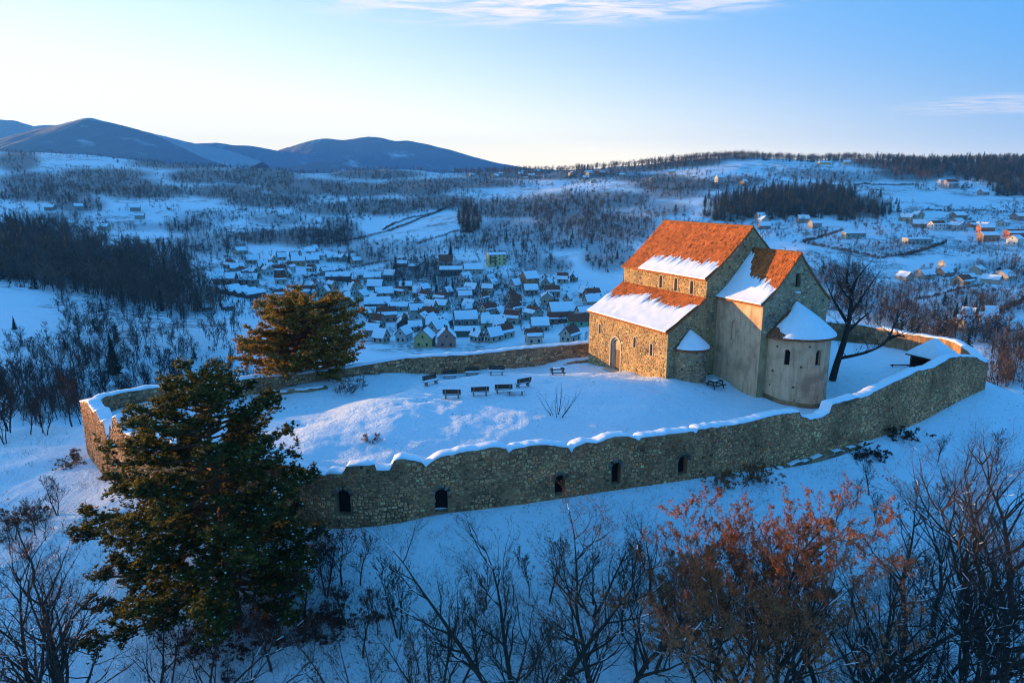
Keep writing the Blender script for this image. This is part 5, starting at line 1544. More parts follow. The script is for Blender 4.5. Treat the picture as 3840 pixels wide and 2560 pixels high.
fg('thin straight bare tree with drooping dry seed tufts at right', 2075, 41, 2085, 1085, 108, kids=(14, 5, 4), levels=3, leaves=(.5, .07, BROWN, 2), snow=.1)
fg('thin straight bare tree close to the rust-leaved tree on its right', 2140, 42, 2150, 1075, 109, kids=(14, 5, 4), levels=3, snow=.1)
fg('dense dark bare tree at the right edge of the picture', 2340, 35, 2330, 1000, 110, kids=(22, 7, 5, 3), stems=2, fork=.15)
fg('dark two-stemmed tree in the bottom right corner', 2330, 29, 2290, 1300, 111, stems=2, fork=.15, kids=(14, 6, 5, 3))
fg('reddish bare tree between the tall slender tree and the right edge', 2290, 38, 2245, 1010, 112, mat='bark_red', kids=(20, 7, 4, 3))
fg('slender bare tree with three upright stems in the bottom left corner', 85, 30, 60, 1130, 113, stems=3, fork=.13, kids=(13, 6, 5, 3), spread=.32, leaves=(.06, .05, RUST, 3))
fg('bare tree cut by the left edge of the picture', -5, 31, -20, 1230, 114, stems=2, fork=.2, kids=(13, 6, 5, 3), spread=.4)
fg('low spreading bare bush in the foreground, right of the corner tree', 250, 30, 300, 1420, 115, 'bare_bush', 'bush', stems=6, fork=.6, kids=(8, 5, 4), levels=3)
fg('low bare bush at the bottom edge under the big pine', 430, 31, 450, 1450, 116, 'bare_bush', 'bush', stems=6, fork=.6, kids=(8, 5, 4), levels=3)
fg('small brown-leaved bush at the bottom edge, left of the fan-shaped tree', 800, 31.5, 800, 1465, 117, 'bare_bush', 'bush', mat='bark_red', stems=8, fork=.55, kids=(8, 5, 4), levels=3, leaves=(.8, .05, BROWN, 2))
fg('reddish thicket at the foot of the fan-shaped tree, on its left', 1010, 33, 1010, 1360, 118, 'bare_bush', 'bush', mat='bark_red', stems=7, fork=.45, kids=(9, 5, 4), levels=3, leaves=(.4, .05, BROWN, 2))
fg('tangle of bare shoots between the fan-shaped tree and the forked tree', 1300, 31, 1290, 1400, 119, 'bare_bush', 'bush', stems=8, fork=.4, kids=(8, 5, 4), levels=3)
fg('tangle of bare shoots at the bottom edge under the rust-leaved tree', 1900, 30, 1890, 1400, 120, 'bare_bush', 'bush', stems=8, fork=.5, kids=(9, 5, 4), levels=3, leaves=(.3, .05, BROWN, 2))
fg('small bare tree with snowy twigs behind the forked tree', 1500, 36, 1510, 1270, 121, stems=2, fork=.3, kids=(12, 6, 4, 3), snow=.5)
fg('pale thin sapling on the open slope, below the second wall recess', 870, 37, 868, 1330, 122, 'sapling', 'sapling', kids=(12, 4, 3), levels=3, r0=.05)
fg('thin sapling on the open slope, just left of the fan-shaped tree', 930, 38, 926, 1270, 123, 'sapling', 'sapling', kids=(12, 4, 3), levels=3, r0=.05)
fg('bare tree behind the right side of the broad rust-leaved tree', 1925, 35, 1925, 1175, 133, stems=3, fork=.3)
fg('dense dark tree between the leaning tree and the tall slender tree', 2150, 31, 2165, 1230, 134, stems=3, fork=.22)
fg('dark tree just left of the two-stemmed corner tree', 2245, 31, 2235, 1200, 135, stems=2, fork=.2)
fg('brownish bare tree high on the right slope, below the wall corner', 2240, 46, 2250, 985, 139, mat='bark_red', kids=(16, 6, 4), levels=3)
fg('bare tree at the right edge on the upper slope', 2330, 44, 2335, 960, 140, mat='bark_red', kids=(16, 6, 4), levels=3)
fg('thin bare tree on the open slope, left of the rust-leaved tree top', 1490, 40, 1480, 1165, 141, kids=(14, 5, 4), levels=3)
fg('wiry bare shrub in front of the wall, between the third and fourth recess', 1360, 39, 1350, 1190, 142, 'bare_bush', 'bush', stems=5, fork=.4, kids=(9, 5, 4), levels=3, leaves=(.2, .05, RUST, 2))
# brambles and dry shrubs keeping their leaves
def bramble(label, x, y, w, h, seed, colr=BROWN, per=2.0):
    p = hit(x, y)
    segs = grow_tree(seed, h, 9, .6, 3, (5, 4, 3), (.55, .5, .5), (0, 0), .022, .9, .0, .2, .03, .15)
    segs[:, [0, 3]] *= w / h / 1.2
    put_tree('bramble', label, 'bush', (p[0], p[1], p[2]), segs, 'bark_red', .1, (per, .055, colr, 2), seed=seed)
bramble('brown-leaved bramble just right of the big pine trunk', 610, 1440, 3.0, 1.9, 201, (.13, .05, .03))
bramble('brown-leaved bramble in the middle of the thicket below the big pine', 700, 1462, 3.2, 1.9, 202, (.12, .045, .03))
bramble('brown-leaved bramble at the right end of the thicket below the big pine', 800, 1425, 3.0, 1.8, 203, (.14, .05, .03))
bramble('dark bramble at the lower left of the big pine trunk', 520, 1500, 2.8, 1.9, 204, (.08, .04, .03))
bramble('dark bramble under the left boughs of the big pine', 420, 1480, 2.6, 1.6, 205, (.05, .04, .03), 1.2)
bramble('low bramble on the snow, right of the big pine at the foot of the wall', 735, 1252, 1.6, .8, 206, BROWN, 1.2)
bramble('dark bramble at the foot of the wall beyond the stone ledge', 2050, 1000, 2.6, 1.3, 207, (.05, .04, .03))
bramble('dark bramble on the snow just below the stone ledge', 1985, 1045, 1.8, .9, 208, (.05, .04, .03))
bramble('rusty shrub at the foot of the wall below the deepest recess', 1640, 1105, 1.8, 1.0, 209, RUST, 1.5)
bramble('rusty shrub at the foot of the wall left of the stone ledge', 1735, 1090, 1.8, 1.2, 210, RUST, 1.5)
bramble('brown shrub against the outer foot of the left wall corner', 180, 1060, 2.0, 1.0, 211, TAN, 1.5)
bramble('dry brown shrub on the far left of the hilltop slope', 60, 1205, 3.2, 1.4, 212, TAN, 2)
# dark twigs and weeds scattered over the slope: nobody could count them
rng = np.random.default_rng(77)
wx, wy = rng.uniform(0, 2352, 1500), rng.uniform(1000, 1560, 1500)
WP = hits(wx, wy, 26.0); WP = WP[~np.isnan(WP[:, 0])]
WP = WP[(WP[:, 1] < 75) & (vnoise(WP[:, 0] * .22, WP[:, 1] * .22, 4) > .52)]
dd_, _, _, _ = poly_dist(WP[:, 0], WP[:, 1]); WP = WP[dd_ > 1.0][:520]
base = grow_tree(31, .5, 5, .6, 1, (3,), (.55,), (0, 0), .014, .8, 0, .2, 0, .15)[::2]
Vs, Fs, n0 = [], [], 0
for p in WP:
    s_ = base[rng.random(len(base)) < .7].copy(); a_ = rng.uniform(0, 6.28); k = rng.uniform(.5, 1.6)
    c_, sn = math.cos(a_) * k, math.sin(a_) * k
    for o_ in (0, 3):
        x_, y_ = s_[:, o_].copy(), s_[:, o_ + 1].copy()
        s_[:, o_] = x_ * c_ - y_ * sn + p[0]; s_[:, o_ + 1] = x_ * sn + y_ * c_ + p[1]; s_[:, o_ + 2] = s_[:, o_ + 2] * k + p[2] + .3
    s_[:, 3:6] += (s_[:, 3:6] - s_[:, :3]) * .8
    V, F = ribbons(s_, n0); Vs.append(V); Fs.append(F + n0); n0 += len(V)
link('dry_weeds', fastmesh('dry_weeds', np.concatenate(Vs), np.concatenate(Fs), M['bark']), label='dry weeds and twigs poking through the snowy slope', cat='weeds', kind='stuff')

# ------------------------------------------------------------------ the two pines
def pine(name, label, loc, height, rad, seed, tufts, tsize, colr, col2, crown_from=.2, snow=.2, lop=(0, 0), flat=.0, shape=None, group=None, trunk_r=.38, nbr=70, lean=(0, 0)):
    rng = np.random.default_rng(seed); rnd = random.Random(seed)
    t = thing(name, label, 'tree', loc, 0, group)
    n = 16; segs = []
    P = np.array([(lean[0] * (k / n) ** 1.3 + .12 * rnd.gauss(0, 1) * k / n, lean[1] * k / n + .12 * rnd.gauss(0, 1) * k / n, -.8 + (height + .8) * k / n) for k in range(n + 1)])
    for k in range(n): segs.append((*P[k], *P[k + 1], trunk_r * (1 - .9 * k / n), trunk_r * (1 - .9 * (k + 1) / n), 0))
    tips = []
    br = []
    for b_i in range(nbr):
        f = crown_from + (1 - crown_from) * (b_i + rnd.random()) / nbr
        h = f * height
        a_ = b_i * 2.39996 + rnd.uniform(-.4, .4)
        rr = rad * shape(f) * rnd.uniform(.6, 1.12)
        rr *= 1 + lop[0] * math.cos(a_) + lop[1] * math.sin(a_)
        p0 = np.array([np.interp(h, P[:, 2], P[:, 0]), np.interp(h, P[:, 2], P[:, 1]), h])
        rise = (.05 + .55 * (f - .45) + rnd.gauss(0, .12)) * rr - flat * rr
        m_ = 7; pts = []
        for k in range(m_ + 1):
            u = k / m_
            sag = -.10 * rr * math.sin(math.pi * u) * (1.2 - f) + .10 * rr * u * u
            pts.append(p0 + np.array([math.cos(a_) * rr * u + .12 * rnd.gauss(0, 1) * u, math.sin(a_) * rr * u + .12 * rnd.gauss(0, 1) * u, rise * u + sag + .08 * rnd.gauss(0, 1) * u]))
        r_b = .035 + .018 * rr
        for k in range(m_): br.append((*pts[k], *pts[k + 1], r_b * (1 - .8 * k / m_), r_b * (1 - .8 * (k + 1) / m_), 1))
        nsub = max(5, int(rr * 4.6))
        for q_ in range(nsub):
            u = rnd.uniform(.28, 1.0); k = min(int(u * m_), m_ - 1)
            b0 = pts[k] + (pts[k + 1] - pts[k]) * (u * m_ - k)
            da = a_ + rnd.uniform(-1.2, 1.2)
            ln = rnd.uniform(.35, 1.0) * (.5 + .17 * rr) * (1.2 - .45 * u)
            b1 = b0 + np.array([math.cos(da) * ln, math.sin(da) * ln, rnd.uniform(-.35, .8) * ln])
            br.append((*b0, *b1, .028, .010, 2))
            for w_ in range(max(2, int(ln * 5))):
                v = rnd.uniform(.25, 1.08)
                tips.append(b0 + (b1 - b0) * v + np.array([rnd.gauss(0, .10), rnd.gauss(0, .10), rnd.gauss(.04, .07)]))
        for w_ in range(3): tips.append(pts[-1] + np.array([rnd.gauss(0, .12), rnd.gauss(0, .12), rnd.gauss(.05, .08)]))
    T = np.array(tips); br = np.array(br); segs = np.array(segs)
    kz = height / T[:, 2].max()
    T[:, 2] *= kz; br[:, [2, 5]] *= kz; segs[:, [2, 5]] *= kz
    V, F = tubes(np.array(segs), 9); link('trunk', fastmesh('trunk', V, F, M['bark_pine'], True), t)
    V, F = tubes(np.array(br), 4); link('boughs', fastmesh('boughs', V, F, M['bark_pine']), t)
    idx = rng.integers(0, len(T), max(0, tufts - len(T))) if tufts > len(T) else np.array([], int)
    T = np.concatenate([T, T[idx] + rng.normal(0, .12, (len(idx), 3))]) if len(idx) else T[rng.permutation(len(T))[:tufts]]
    nn = 6
    N = len(T)
    D = rng.normal(0, 1, (N, nn, 3)); D[..., 2] = np.abs(D[..., 2]) * .8 + .15
    D /= np.linalg.norm(D, axis=2, keepdims=True)
    side = np.cross(D, rng.normal(0, 1, (N, nn, 3))); side /= np.linalg.norm(side, axis=2, keepdims=True)
    ln = tsize * rng.uniform(.7, 1.25, (N, nn, 1)); wd = tsize * .22
    b0 = T[:, None, :]
    tri = np.stack([b0 - side * wd, b0 + side * wd, b0 + D * ln], 2)
    shade = np.clip(rng.normal(1, .25, (N, 1)), .45, 1.7)
    cc = np.where(rng.random((N, 1)) < .35, np.array(col2)[None], np.array(colr)[None]) * shade  # brighter col2 tufts: sunlight put into the needle colour
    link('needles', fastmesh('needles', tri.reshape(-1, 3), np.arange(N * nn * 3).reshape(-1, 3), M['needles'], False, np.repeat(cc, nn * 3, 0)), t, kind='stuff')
    if snow:
        k = rng.random(N) < snow
        Q = T[k] + np.array([0, 0, tsize * .45]); n_ = len(Q)
        s_ = tsize * rng.uniform(.25, .6, (n_, 1)); an = rng.uniform(0, 6.28, n_)
        c_, sn = np.cos(an)[:, None], np.sin(an)[:, None]
        ex = np.concatenate([c_, sn, 0 * c_], 1) * s_; ey = np.concatenate([-sn, c_, 0 * c_], 1) * s_ * .7
        up_ = np.array([[0, 0, 1.0]]) * s_ * .5
        V = np.stack([Q - ex, Q + ey, Q + ex, Q - ey, Q + up_], 1)
        F = (np.arange(n_) * 5)[:, None, None] + np.array([(0, 1, 4), (1, 2, 4), (2, 3, 4), (3, 0, 4)])[None]
        F = F[..., ::-1]
        link('needle_snow', fastmesh('needle_snow', V.reshape(-1, 3), F.reshape(-1, 3), M['snow'], False), t, kind='stuff')
    return t
pp = at(545, 1420, 38.3); pz = gz(pp[0], 38.3)
ptop = at(545, 838, 38.3)[2]
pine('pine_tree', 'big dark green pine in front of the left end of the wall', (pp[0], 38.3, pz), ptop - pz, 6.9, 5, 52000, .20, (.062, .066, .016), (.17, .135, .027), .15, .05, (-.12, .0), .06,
     shape=lambda f: float(np.interp(f, [0, .25, .45, .58, .72, .88, 1], [.75, .98, .95, .86, .66, .50, .2])), nbr=135, lean=(-.9, 0))
q = at(709, 835, 79.4); qz = gz(q[0], 79.4)
qtop = at(690, 652, 79.4)[2]
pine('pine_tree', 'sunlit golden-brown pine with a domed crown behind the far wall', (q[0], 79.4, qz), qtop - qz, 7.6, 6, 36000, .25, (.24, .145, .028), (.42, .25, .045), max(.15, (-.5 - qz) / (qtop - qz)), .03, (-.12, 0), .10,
     shape=lambda f: float(np.interp(f, [0, .3, .5, .75, .9, 1], [.65, .9, 1, .95, .8, .6])), nbr=100, trunk_r=.5)  # golden needle colours carry the low sun on this crown
# ------------------------------------------------------------------ woodland and scrub of the valley
def tree_template(seed, kind):
    "unit-height tree of a few dozen small faces; returns triangles (n,3,3)"
    rng = np.random.default_rng(seed); T = []
    if kind == 'bare':
        T += [((-.018, 0, -.1), (.018, 0, -.1), (0, 0, .75)), ((0, -.018, -.1), (0, .018, -.1), (0, 0, .75))]
        for k in range(34):
            h = rng.uniform(.18, .72); a = rng.uniform(0, 6.28); r_ = rng.uniform(.10, .30) * (1.15 - .5 * abs(h - .45))
            p = np.array([0, 0, h]); q = np.array([math.cos(a) * r_, math.sin(a) * r_, h + rng.uniform(.08, .32)])
            if k > 12:
                p = p * .4 + q * .6 + rng.normal(0, .05, 3); q = p + np.array([rng.normal(0, .09), rng.normal(0, .09), rng.uniform(.05, .22)])
            s_ = np.cross(q - p, rng.normal(0, 1, 3)); s_ /= np.linalg.norm(s_); w = .013 if k <= 12 else .016
            T.append((p - s_ * w, p + s_ * w, q))
    elif kind == 'spruce':
        T += [((-.02, 0, -.1), (.02, 0, -.1), (0, 0, .9)), ((0, -.02, -.1), (0, .02, -.1), (0, 0, .9))]
        for k in range(46):
            h = .08 + .9 * (k / 46); a = k * 2.4 + rng.uniform(-.3, .3); r_ = .24 * (1.04 - h) * rng.uniform(.75, 1.2) + .015
            p = np.array([0, 0, h + .04]); q = np.array([math.cos(a) * r_, math.sin(a) * r_, h - .07])
            s_ = np.array([-math.sin(a), math.cos(a), 0]) * r_ * .42
            m_ = q * .75 + p * .25
            T.append((p, m_ - s_, q)); T.append((p, q, m_ + s_))
    else:        # bush
        for k in range(18):
            c0 = np.array([rng.normal(0, .2), rng.normal(0, .2), rng.uniform(.05, .6)])
            q = c0 + np.array([rng.normal(0, .16), rng.normal(0, .16), rng.uniform(.1, .45)])
            s_ = np.cross(q - c0, rng.normal(0, 1, 3)); s_ /= np.linalg.norm(s_)
            T.append((c0 - s_ * .065, c0 + s_ * .065, q))
    return np.array(T, float)
TPL = {'bare': [tree_template(k, 'bare') for k in range(5)], 'spruce': [tree_template(k, 'spruce') for k in range(3)], 'bush': [tree_template(k, 'bush') for k in range(4)]}
def plant(points, heights, kinds, cols, seed):
    rng = np.random.default_rng(seed); Vs, Cs = [], []
    for key in TPL:
        for v, tp in enumerate(TPL[key]):
            sel = np.array([i for i in range(len(points)) if kinds[i] == key and i % len(TPL[key]) == v], int)
            if not len(sel): continue
            a = rng.uniform(0, 6.28, len(sel)); c, s_ = np.cos(a)[:, None, None], np.sin(a)[:, None, None]
            h = heights[sel][:, None, None]; w = h * rng.uniform(.8, 1.3, len(sel))[:, None, None]
            X = (tp[None, ..., 0] * c - tp[None, ..., 1] * s_) * w; Y = (tp[None, ..., 0] * s_ + tp[None, ..., 1] * c) * w; Z = tp[None, ..., 2] * h
            P = np.stack([X, Y, Z], -1) + points[sel][:, None, None, :]
            Vs.append(P.reshape(-1, 3)); Cs.append(np.repeat(cols[sel], tp.shape[0] * 3, 0))
    return np.concatenate(Vs), np.concatenate(Cs)
rng = np.random.default_rng(500)
xs, ys, hs_, tn_ = [], [], [], []
for cx, cy, rx, ry, dn, h, tone in WOODS:
    n = int(math.pi * rx * (ry + 2) / 1000 * dn * 2.8)
    q = np.sqrt(rng.random(n)) * rng.uniform(.8, 1.35, n); a = rng.uniform(0, 6.28, n)
    xs.append(cx + np.cos(a) * q * rx); ys.append(cy + 5 + np.sin(a) * q * ry); hs_.append(np.full(n, h)); tn_.append(np.full(n, tone))
xs, ys, hs_, tn_ = map(np.concatenate, (xs, ys, hs_, tn_))
P = hits(xs, ys)
ok = ~np.isnan(P[:, 0]) & (P[:, 1] > 150) & (P[:, 1] < 2100) & (vnoise(xs / 22, ys / 8, 12) > .30)
P, hs_, tn_ = P[ok], hs_[ok], tn_[ok]
n = len(P)
hh = hs_ * rng.uniform(.55, 1.15, n)
u = rng.random(n)
kinds = np.where((tn_ == 2) & (u < .55), 'spruce', np.where((tn_ == 0) & (u < .22), 'bush', np.where((u > .97), 'spruce', 'bare')))
hh = np.where(kinds == 'bush', hh * .45, hh)
tonecol = np.array([(.070, .055, .047), (.095, .062, .048), (.045, .042, .036)])
cols = tonecol[tn_.astype(int)] * np.clip(rng.normal(1, .22, (n, 1)), .5, 1.7)
cols = np.where((kinds == 'spruce')[:, None], np.array([[.018, .027, .020]]) * np.clip(rng.normal(1, .25, (n, 1)), .5, 1.6), cols)
Vt, Ct = plant(P, hh, kinds, cols, 1)
# trees along the skyline of the near ridges
cxs = np.concatenate([rng.uniform(1040, 2390, 1500), rng.uniform(-40, 1060, 420), rng.uniform(1480, 2390, 700)])
Yr = np.linspace(850, 2100, 140)
ta = ray(cxs, np.full(len(cxs), 360.0))[0]
gg = ground((ta[:, None] * Yr).ravel(), np.tile(Yr, len(cxs))).reshape(len(cxs), -1)
kk = np.argmax((gg - CAM_Z) / Yr, axis=1)
Yc = Yr[kk] + rng.uniform(-130, 40, len(cxs))
Pr = np.column_stack([ta * Yc, Yc, ground(ta * Yc, Yc)])
hr_ = rng.uniform(8, 15.5, len(Pr)) * np.where(cxs < 1040, .75, 1)
kr = np.where(rng.random(len(Pr)) < np.where(cxs > 2050, .3, .05), 'spruce', 'bare')
cr = np.array([[.10, .068, .052]]) * np.clip(rng.normal(1, .2, (len(Pr), 1)), .5, 1.6)
cr = np.where((kr == 'spruce')[:, None], np.array([[.02, .028, .02]]), cr)
Vr, Cr = plant(Pr, hr_, kr, cr, 6)
Vt, Ct = np.concatenate([Vt, Vr]), np.concatenate([Ct, Cr])
link('woodland', fastmesh('woodland', Vt, np.arange(len(Vt)).reshape(-1, 3), M['wood_far'], False, Ct), label='bare woods covering the far valley slopes and ridges', cat='woodland', kind='stuff')
# scrub over the open hillsides
n = 24000
xs, ys = rng.uniform(-40, 2390, n), 385 + 430 * rng.random(n) ** 1.25
keep = fbm(xs / 90, ys / 26, 44, 5) > -.05
for cx, cy, rx, ry in ((205, 366, 130, 14), (330, 505, 100, 22), (640, 522, 70, 20), (1000, 520, 75, 32), (700, 412, 50, 10), (2200, 458, 150, 20), (60, 700, 95, 40), (1750, 382, 110, 10), (2150, 692, 70, 18), (1300, 600, 40, 26), (450, 472, 70, 12), (2120, 600, 120, 14), (1950, 600, 60, 8)):
    keep &= ((xs - cx) / rx) ** 2 + ((ys - cy) / ry) ** 2 > 1
P = hits(xs[keep], ys[keep]); P = P[~np.isnan(P[:, 0])]
P = P[(P[:, 1] > 330) & (P[:, 1] < 1700)]
n = len(P); hh = rng.uniform(1.2, 4.2, n) * np.clip(P[:, 1] / 700, .7, 1.3)
kinds = np.where(rng.random(n) < .5, 'bare', 'bush'); hh = np.where(kinds == 'bare', hh * 2.2, hh)
cols = np.array([[.072, .056, .046]]) * np.clip(rng.normal(1, .25, (n, 1)), .5, 1.8)
Vt, Ct = plant(P, hh, kinds, cols, 2)
link('scrub', fastmesh('scrub', Vt, np.arange(len(Vt)).reshape(-1, 3), M['wood_far'], False, Ct), label='low leafless scrub dotted over the snowy valley slopes', cat='scrub', kind='stuff')
# hedgerows and field edges
def hedge(label, pts, h=2.2, seed=0, cat='hedge', dens=1.0, kind='bush', name='hedgerow'):
    Q = [hit(x, y) for x, y in pts]
    path = []
    for a, b_ in zip(Q[:-1], Q[1:]):
        m_ = max(2, int(math.hypot(b_[0] - a[0], b_[1] - a[1]) / (h * .55) * dens))
        for k in range(m_):
            f = (k + rng.random() * .7) / m_
            path.append((a[0] + (b_[0] - a[0]) * f + rng.normal(0, h * .12), a[1] + (b_[1] - a[1]) * f + rng.normal(0, h * .12)))
    path = np.array(path); z = ground(path[:, 0], path[:, 1])
    P = np.column_stack([path, z]); n = len(P)
    V, Cc = plant(P, h * rng.uniform(.6, 1.3, n), np.full(n, kind, dtype=object), np.array([[.05, .04, .034]]) * np.clip(rng.normal(1, .25, (n, 1)), .5, 1.7), seed)
    link(name, fastmesh(name, V, np.arange(len(V)).reshape(-1, 3), M['wood_far'], False, Cc), label=label, cat=cat)
hedge('dark hedge forming the lower V-shaped edge of the field right of the church', [(1845, 558), (1900, 570), (1960, 582), (2020, 595), (2075, 588), (2130, 572), (2172, 558)], 3.2, 1, dens=1.6)
hedge('short dark hedge slanting up from the left corner of the V-shaped hedge', [(1845, 556), (1890, 543), (1935, 530)], 3.0, 2, dens=1.6)
hedge('thin dark hedge along the lower edge of the big white field at right', [(2040, 489), (2110, 487), (2200, 485), (2352, 489)], 2.5, 3)
hedge('long dark hedge line climbing the slope left of the village, above the church road', [(760, 560), (830, 548), (900, 530), (960, 505), (1020, 480)], 3.0, 4, dens=1.4)
hedge('dark fence line beside the white meadow in the middle distance', [(960, 560), (1010, 545), (1060, 530)], 2.6, 5)
hedge('dark hedge line slanting below the long hedge, towards the village', [(700, 640), (780, 622), (860, 606), (930, 596)], 2.4, 6, dens=1.3)
hedge('dark lane hedge running down to the right behind the old bare tree', [(2352, 690), (2280, 725), (2210, 752), (2150, 772)], 3.2, 7, dens=1.6)
hedge('straight dark hedge at the far right edge, below the shed roofs', [(2100, 690), (2180, 672), (2260, 655)], 2.2, 8)
hedge('dark hedge under the big white field, at its left end', [(1880, 430), (1960, 428), (2040, 426), (2110, 425)], 3.5, 10, dens=1.3)
hedge('curved hedge round the white meadow above the village', [(1040, 470), (1000, 490), (950, 500), (905, 515), (880, 530)], 3.0, 11, dens=1.3)

# ------------------------------------------------------------------ single trees of the middle distance
def variant(seed, **kw):
    s_ = grow_tree(seed, 1.0, **kw); k = 1 / s_[:, 5].max(); s_[:, :8] *= k
    V, F = tubes(s_, 3); return V, F
VAR = []
for k in range(5):
    s_ = grow_tree(300 + k, 9.0, 1 + k % 2, .5, 3, (14, 7, 5), (.42, .5, .5), (0, 0), .17, .22, .1, .09, 0, .22)
    s_[:, :8] *= 9.0 / s_[:, 5].max(); s_[:, 6:8] = np.maximum(s_[:, 6:8], .022)
    V, F = tubes(s_[s_[:, 8] < 2], 4); V2, F2 = ribbons(s_[s_[:, 8] >= 2], k); V, F = np.concatenate([V, V2]), np.concatenate([F, F2 + len(V)])
    VAR.append(fastmesh('bare_tree', V, F, M['bark' if k % 2 else 'bark_red']))
def spruce_mesh(seed, col):
    rg = np.random.default_rng(seed); T = []
    for k in range(170):
        h = .05 + .94 * (k / 170); a = k * 2.39996 + rg.uniform(-.3, .3); r_ = (.235 * (1.03 - h) * rg.uniform(.7, 1.2) + .01) * 10
        p = np.array([0, 0, h * 10 + .25]); q = np.array([math.cos(a) * r_, math.sin(a) * r_, h * 10 - .16 * r_ - .3])
        s2 = np.array([-math.sin(a), math.cos(a), 0]) * r_ * .32; m_ = q * .7 + p * .3
        T += [(p, m_ - s2 + (0, 0, -.15), q), (p, q, m_ + s2 + (0, 0, -.15))]
    T = np.array(T)
    V, F = tubes([(0, 0, -.8, 0, 0, 9.5, .16, .02)], 6)
    tri = np.array([(f[0], f[1], f[2]) for f in F] + [(f[0], f[2], f[3]) for f in F])
    VV = np.concatenate([V, T.reshape(-1, 3)]); FF = np.concatenate([tri, np.arange(len(T) * 3).reshape(-1, 3) + len(V)])
    cc = np.concatenate([np.full((len(V), 3), .06), np.repeat(np.array(col)[None] * np.clip(rg.normal(1, .25, (len(T), 1)), .5, 1.6), 3, 0)])
    return fastmesh('spruce_tree', VV, FF, M['needles'], False, cc)
SPR = [spruce_mesh(k, (.024, .036, .022)) for k in range(3)]
rng2 = random.Random(91)
placed = []
def stand(n, x0, x1, y0, y1, label, group, hlo, hhi, poly=None, ymin=95, ymax=700, name='bare_tree', meshes=None, cat='tree', gap=2.2, test=None):
    cnt = tries = 0
    while cnt < n and tries < n * 12:
        tries += 1
        x, y = rng2.uniform(x0, x1), rng2.uniform(y0, y1)
        if test and not test(x, y): continue
        p = hit(x, y)
        if p is None or not (ymin < p[1] < ymax): continue
        if any((p[0] - a) ** 2 + (p[1] - b_) ** 2 < gap * gap for a, b_ in placed): continue
        d_ = poly_dist(np.array([p[0]]), np.array([p[1]]))[0][0]
        if d_ < 3: continue
        placed.append((p[0], p[1]))
        o = link(name, rng2.choice(meshes or VAR), None, (p[0], p[1], p[2]), label, cat, group)
        k = rng2.uniform(hlo, hhi) / (9.0 if not meshes else 10.0)
        o.scale = (k * rng2.uniform(.85, 1.2), k * rng2.uniform(.85, 1.2), k); o.rotation_euler = (0, 0, rng2.uniform(0, 6.28)); cnt += 1
stand(110, 0, 560, 740, 1010, 'bare tree on the slope behind the left end of the wall', 'trees on the slope left of the wall', 5, 9)
stand(75, 0, 420, 880, 1060, 'leafless reddish tree in the thicket just outside the left wall corner', 'thicket outside the left wall corner', 4, 7.5, ymin=70, ymax=190, gap=1.6)
stand(40, 130, 560, 665, 770, 'bare orchard tree around the white knoll at far left', 'orchard trees by the white knoll', 5, 9, ymin=150, test=lambda x, y: not (x < 150 and y < 740))
stand(34, 1900, 2352, 640, 880, 'bare tree on the lower slope right of the church', 'trees right of the church', 5, 9)
stand(16, 2230, 2352, 830, 930, 'reddish bush outside the right wall corner', 'bushes outside the right corner', 2.5, 4.5, name='bare_bush', cat='bush', ymin=80, gap=1.8)
stand(70, 850, 1350, 600, 790, 'bare garden tree among the village houses', 'garden trees in the village', 4, 8)
stand(45, 500, 820, 590, 720, 'bare garden tree in the upper village cluster', 'garden trees in the upper village', 4, 8)
stand(46, 620, 2352, 1330, 1562, 'thin bare sapling in the thicket along the bottom of the slope', 'saplings along the bottom slope', 3.0, 5.5, ymin=27, ymax=46, name='sapling', cat='sapling', gap=.9)
stand(12, 1900, 2352, 1050, 1330, 'thin bare sapling on the open snow of the right slope', 'saplings on the right slope', 2.5, 4.5, ymin=36, ymax=70, name='sapling', cat='sapling', gap=1.5)
stand(9, 0, 230, 1130, 1400, 'thin bare sapling on the snow at the left foot of the wall', 'saplings on the left slope', 2.0, 3.6, ymin=30, ymax=60, name='sapling', cat='sapling', gap=1.5)
def spruce(label, x, y, ytop):
    p = hit(x, y); top = at(x, ytop, p[1])[2]
    o = link('spruce_tree', rng2.choice(SPR), None, p, label, 'tree'); k = (top - p[2]) / 10
    o.scale = (k, k, k); o.rotation_euler = (0, 0, rng2.uniform(0, 6))
spruce('dark spruce standing alone on the slope behind the left wall corner', 262, 858, 765)
spruce('small dark spruce above the left edge of the white knoll', 34, 756, 725)
spruce('dark spruce at the left foot of the wooded hillside', 428, 628, 572)
spruce('dark spruce left of the yellow house', 1035, 590, 553)
spruce('first dark spruce in the village row of evergreens', 1002, 672, 648)
spruce('second dark spruce in the village row of evergreens', 1022, 671, 650)
spruce('tallest dark spruce in the village row of evergreens', 1040, 668, 640)
spruce('dark spruce right of the village row of evergreens', 1110, 690, 660)
spruce('left one of two dark spruces on the snow behind the old bare tree', 2195, 728, 692)
spruce('right one of two dark spruces on the snow behind the old bare tree', 2215, 715, 675)
for k_, w_ in enumerate(('first', 'second', 'third', 'fourth', 'fifth', 'sixth', 'seventh')):
    spruce(w_ + ' from the left in the row of little pointed evergreens near the four sheds', 506 + k_ * 14, 697 - k_ * .9, 686 - k_ * .9)
spruce('dark conifer on the hillside left of the bright meadow', 1075, 533, 475)

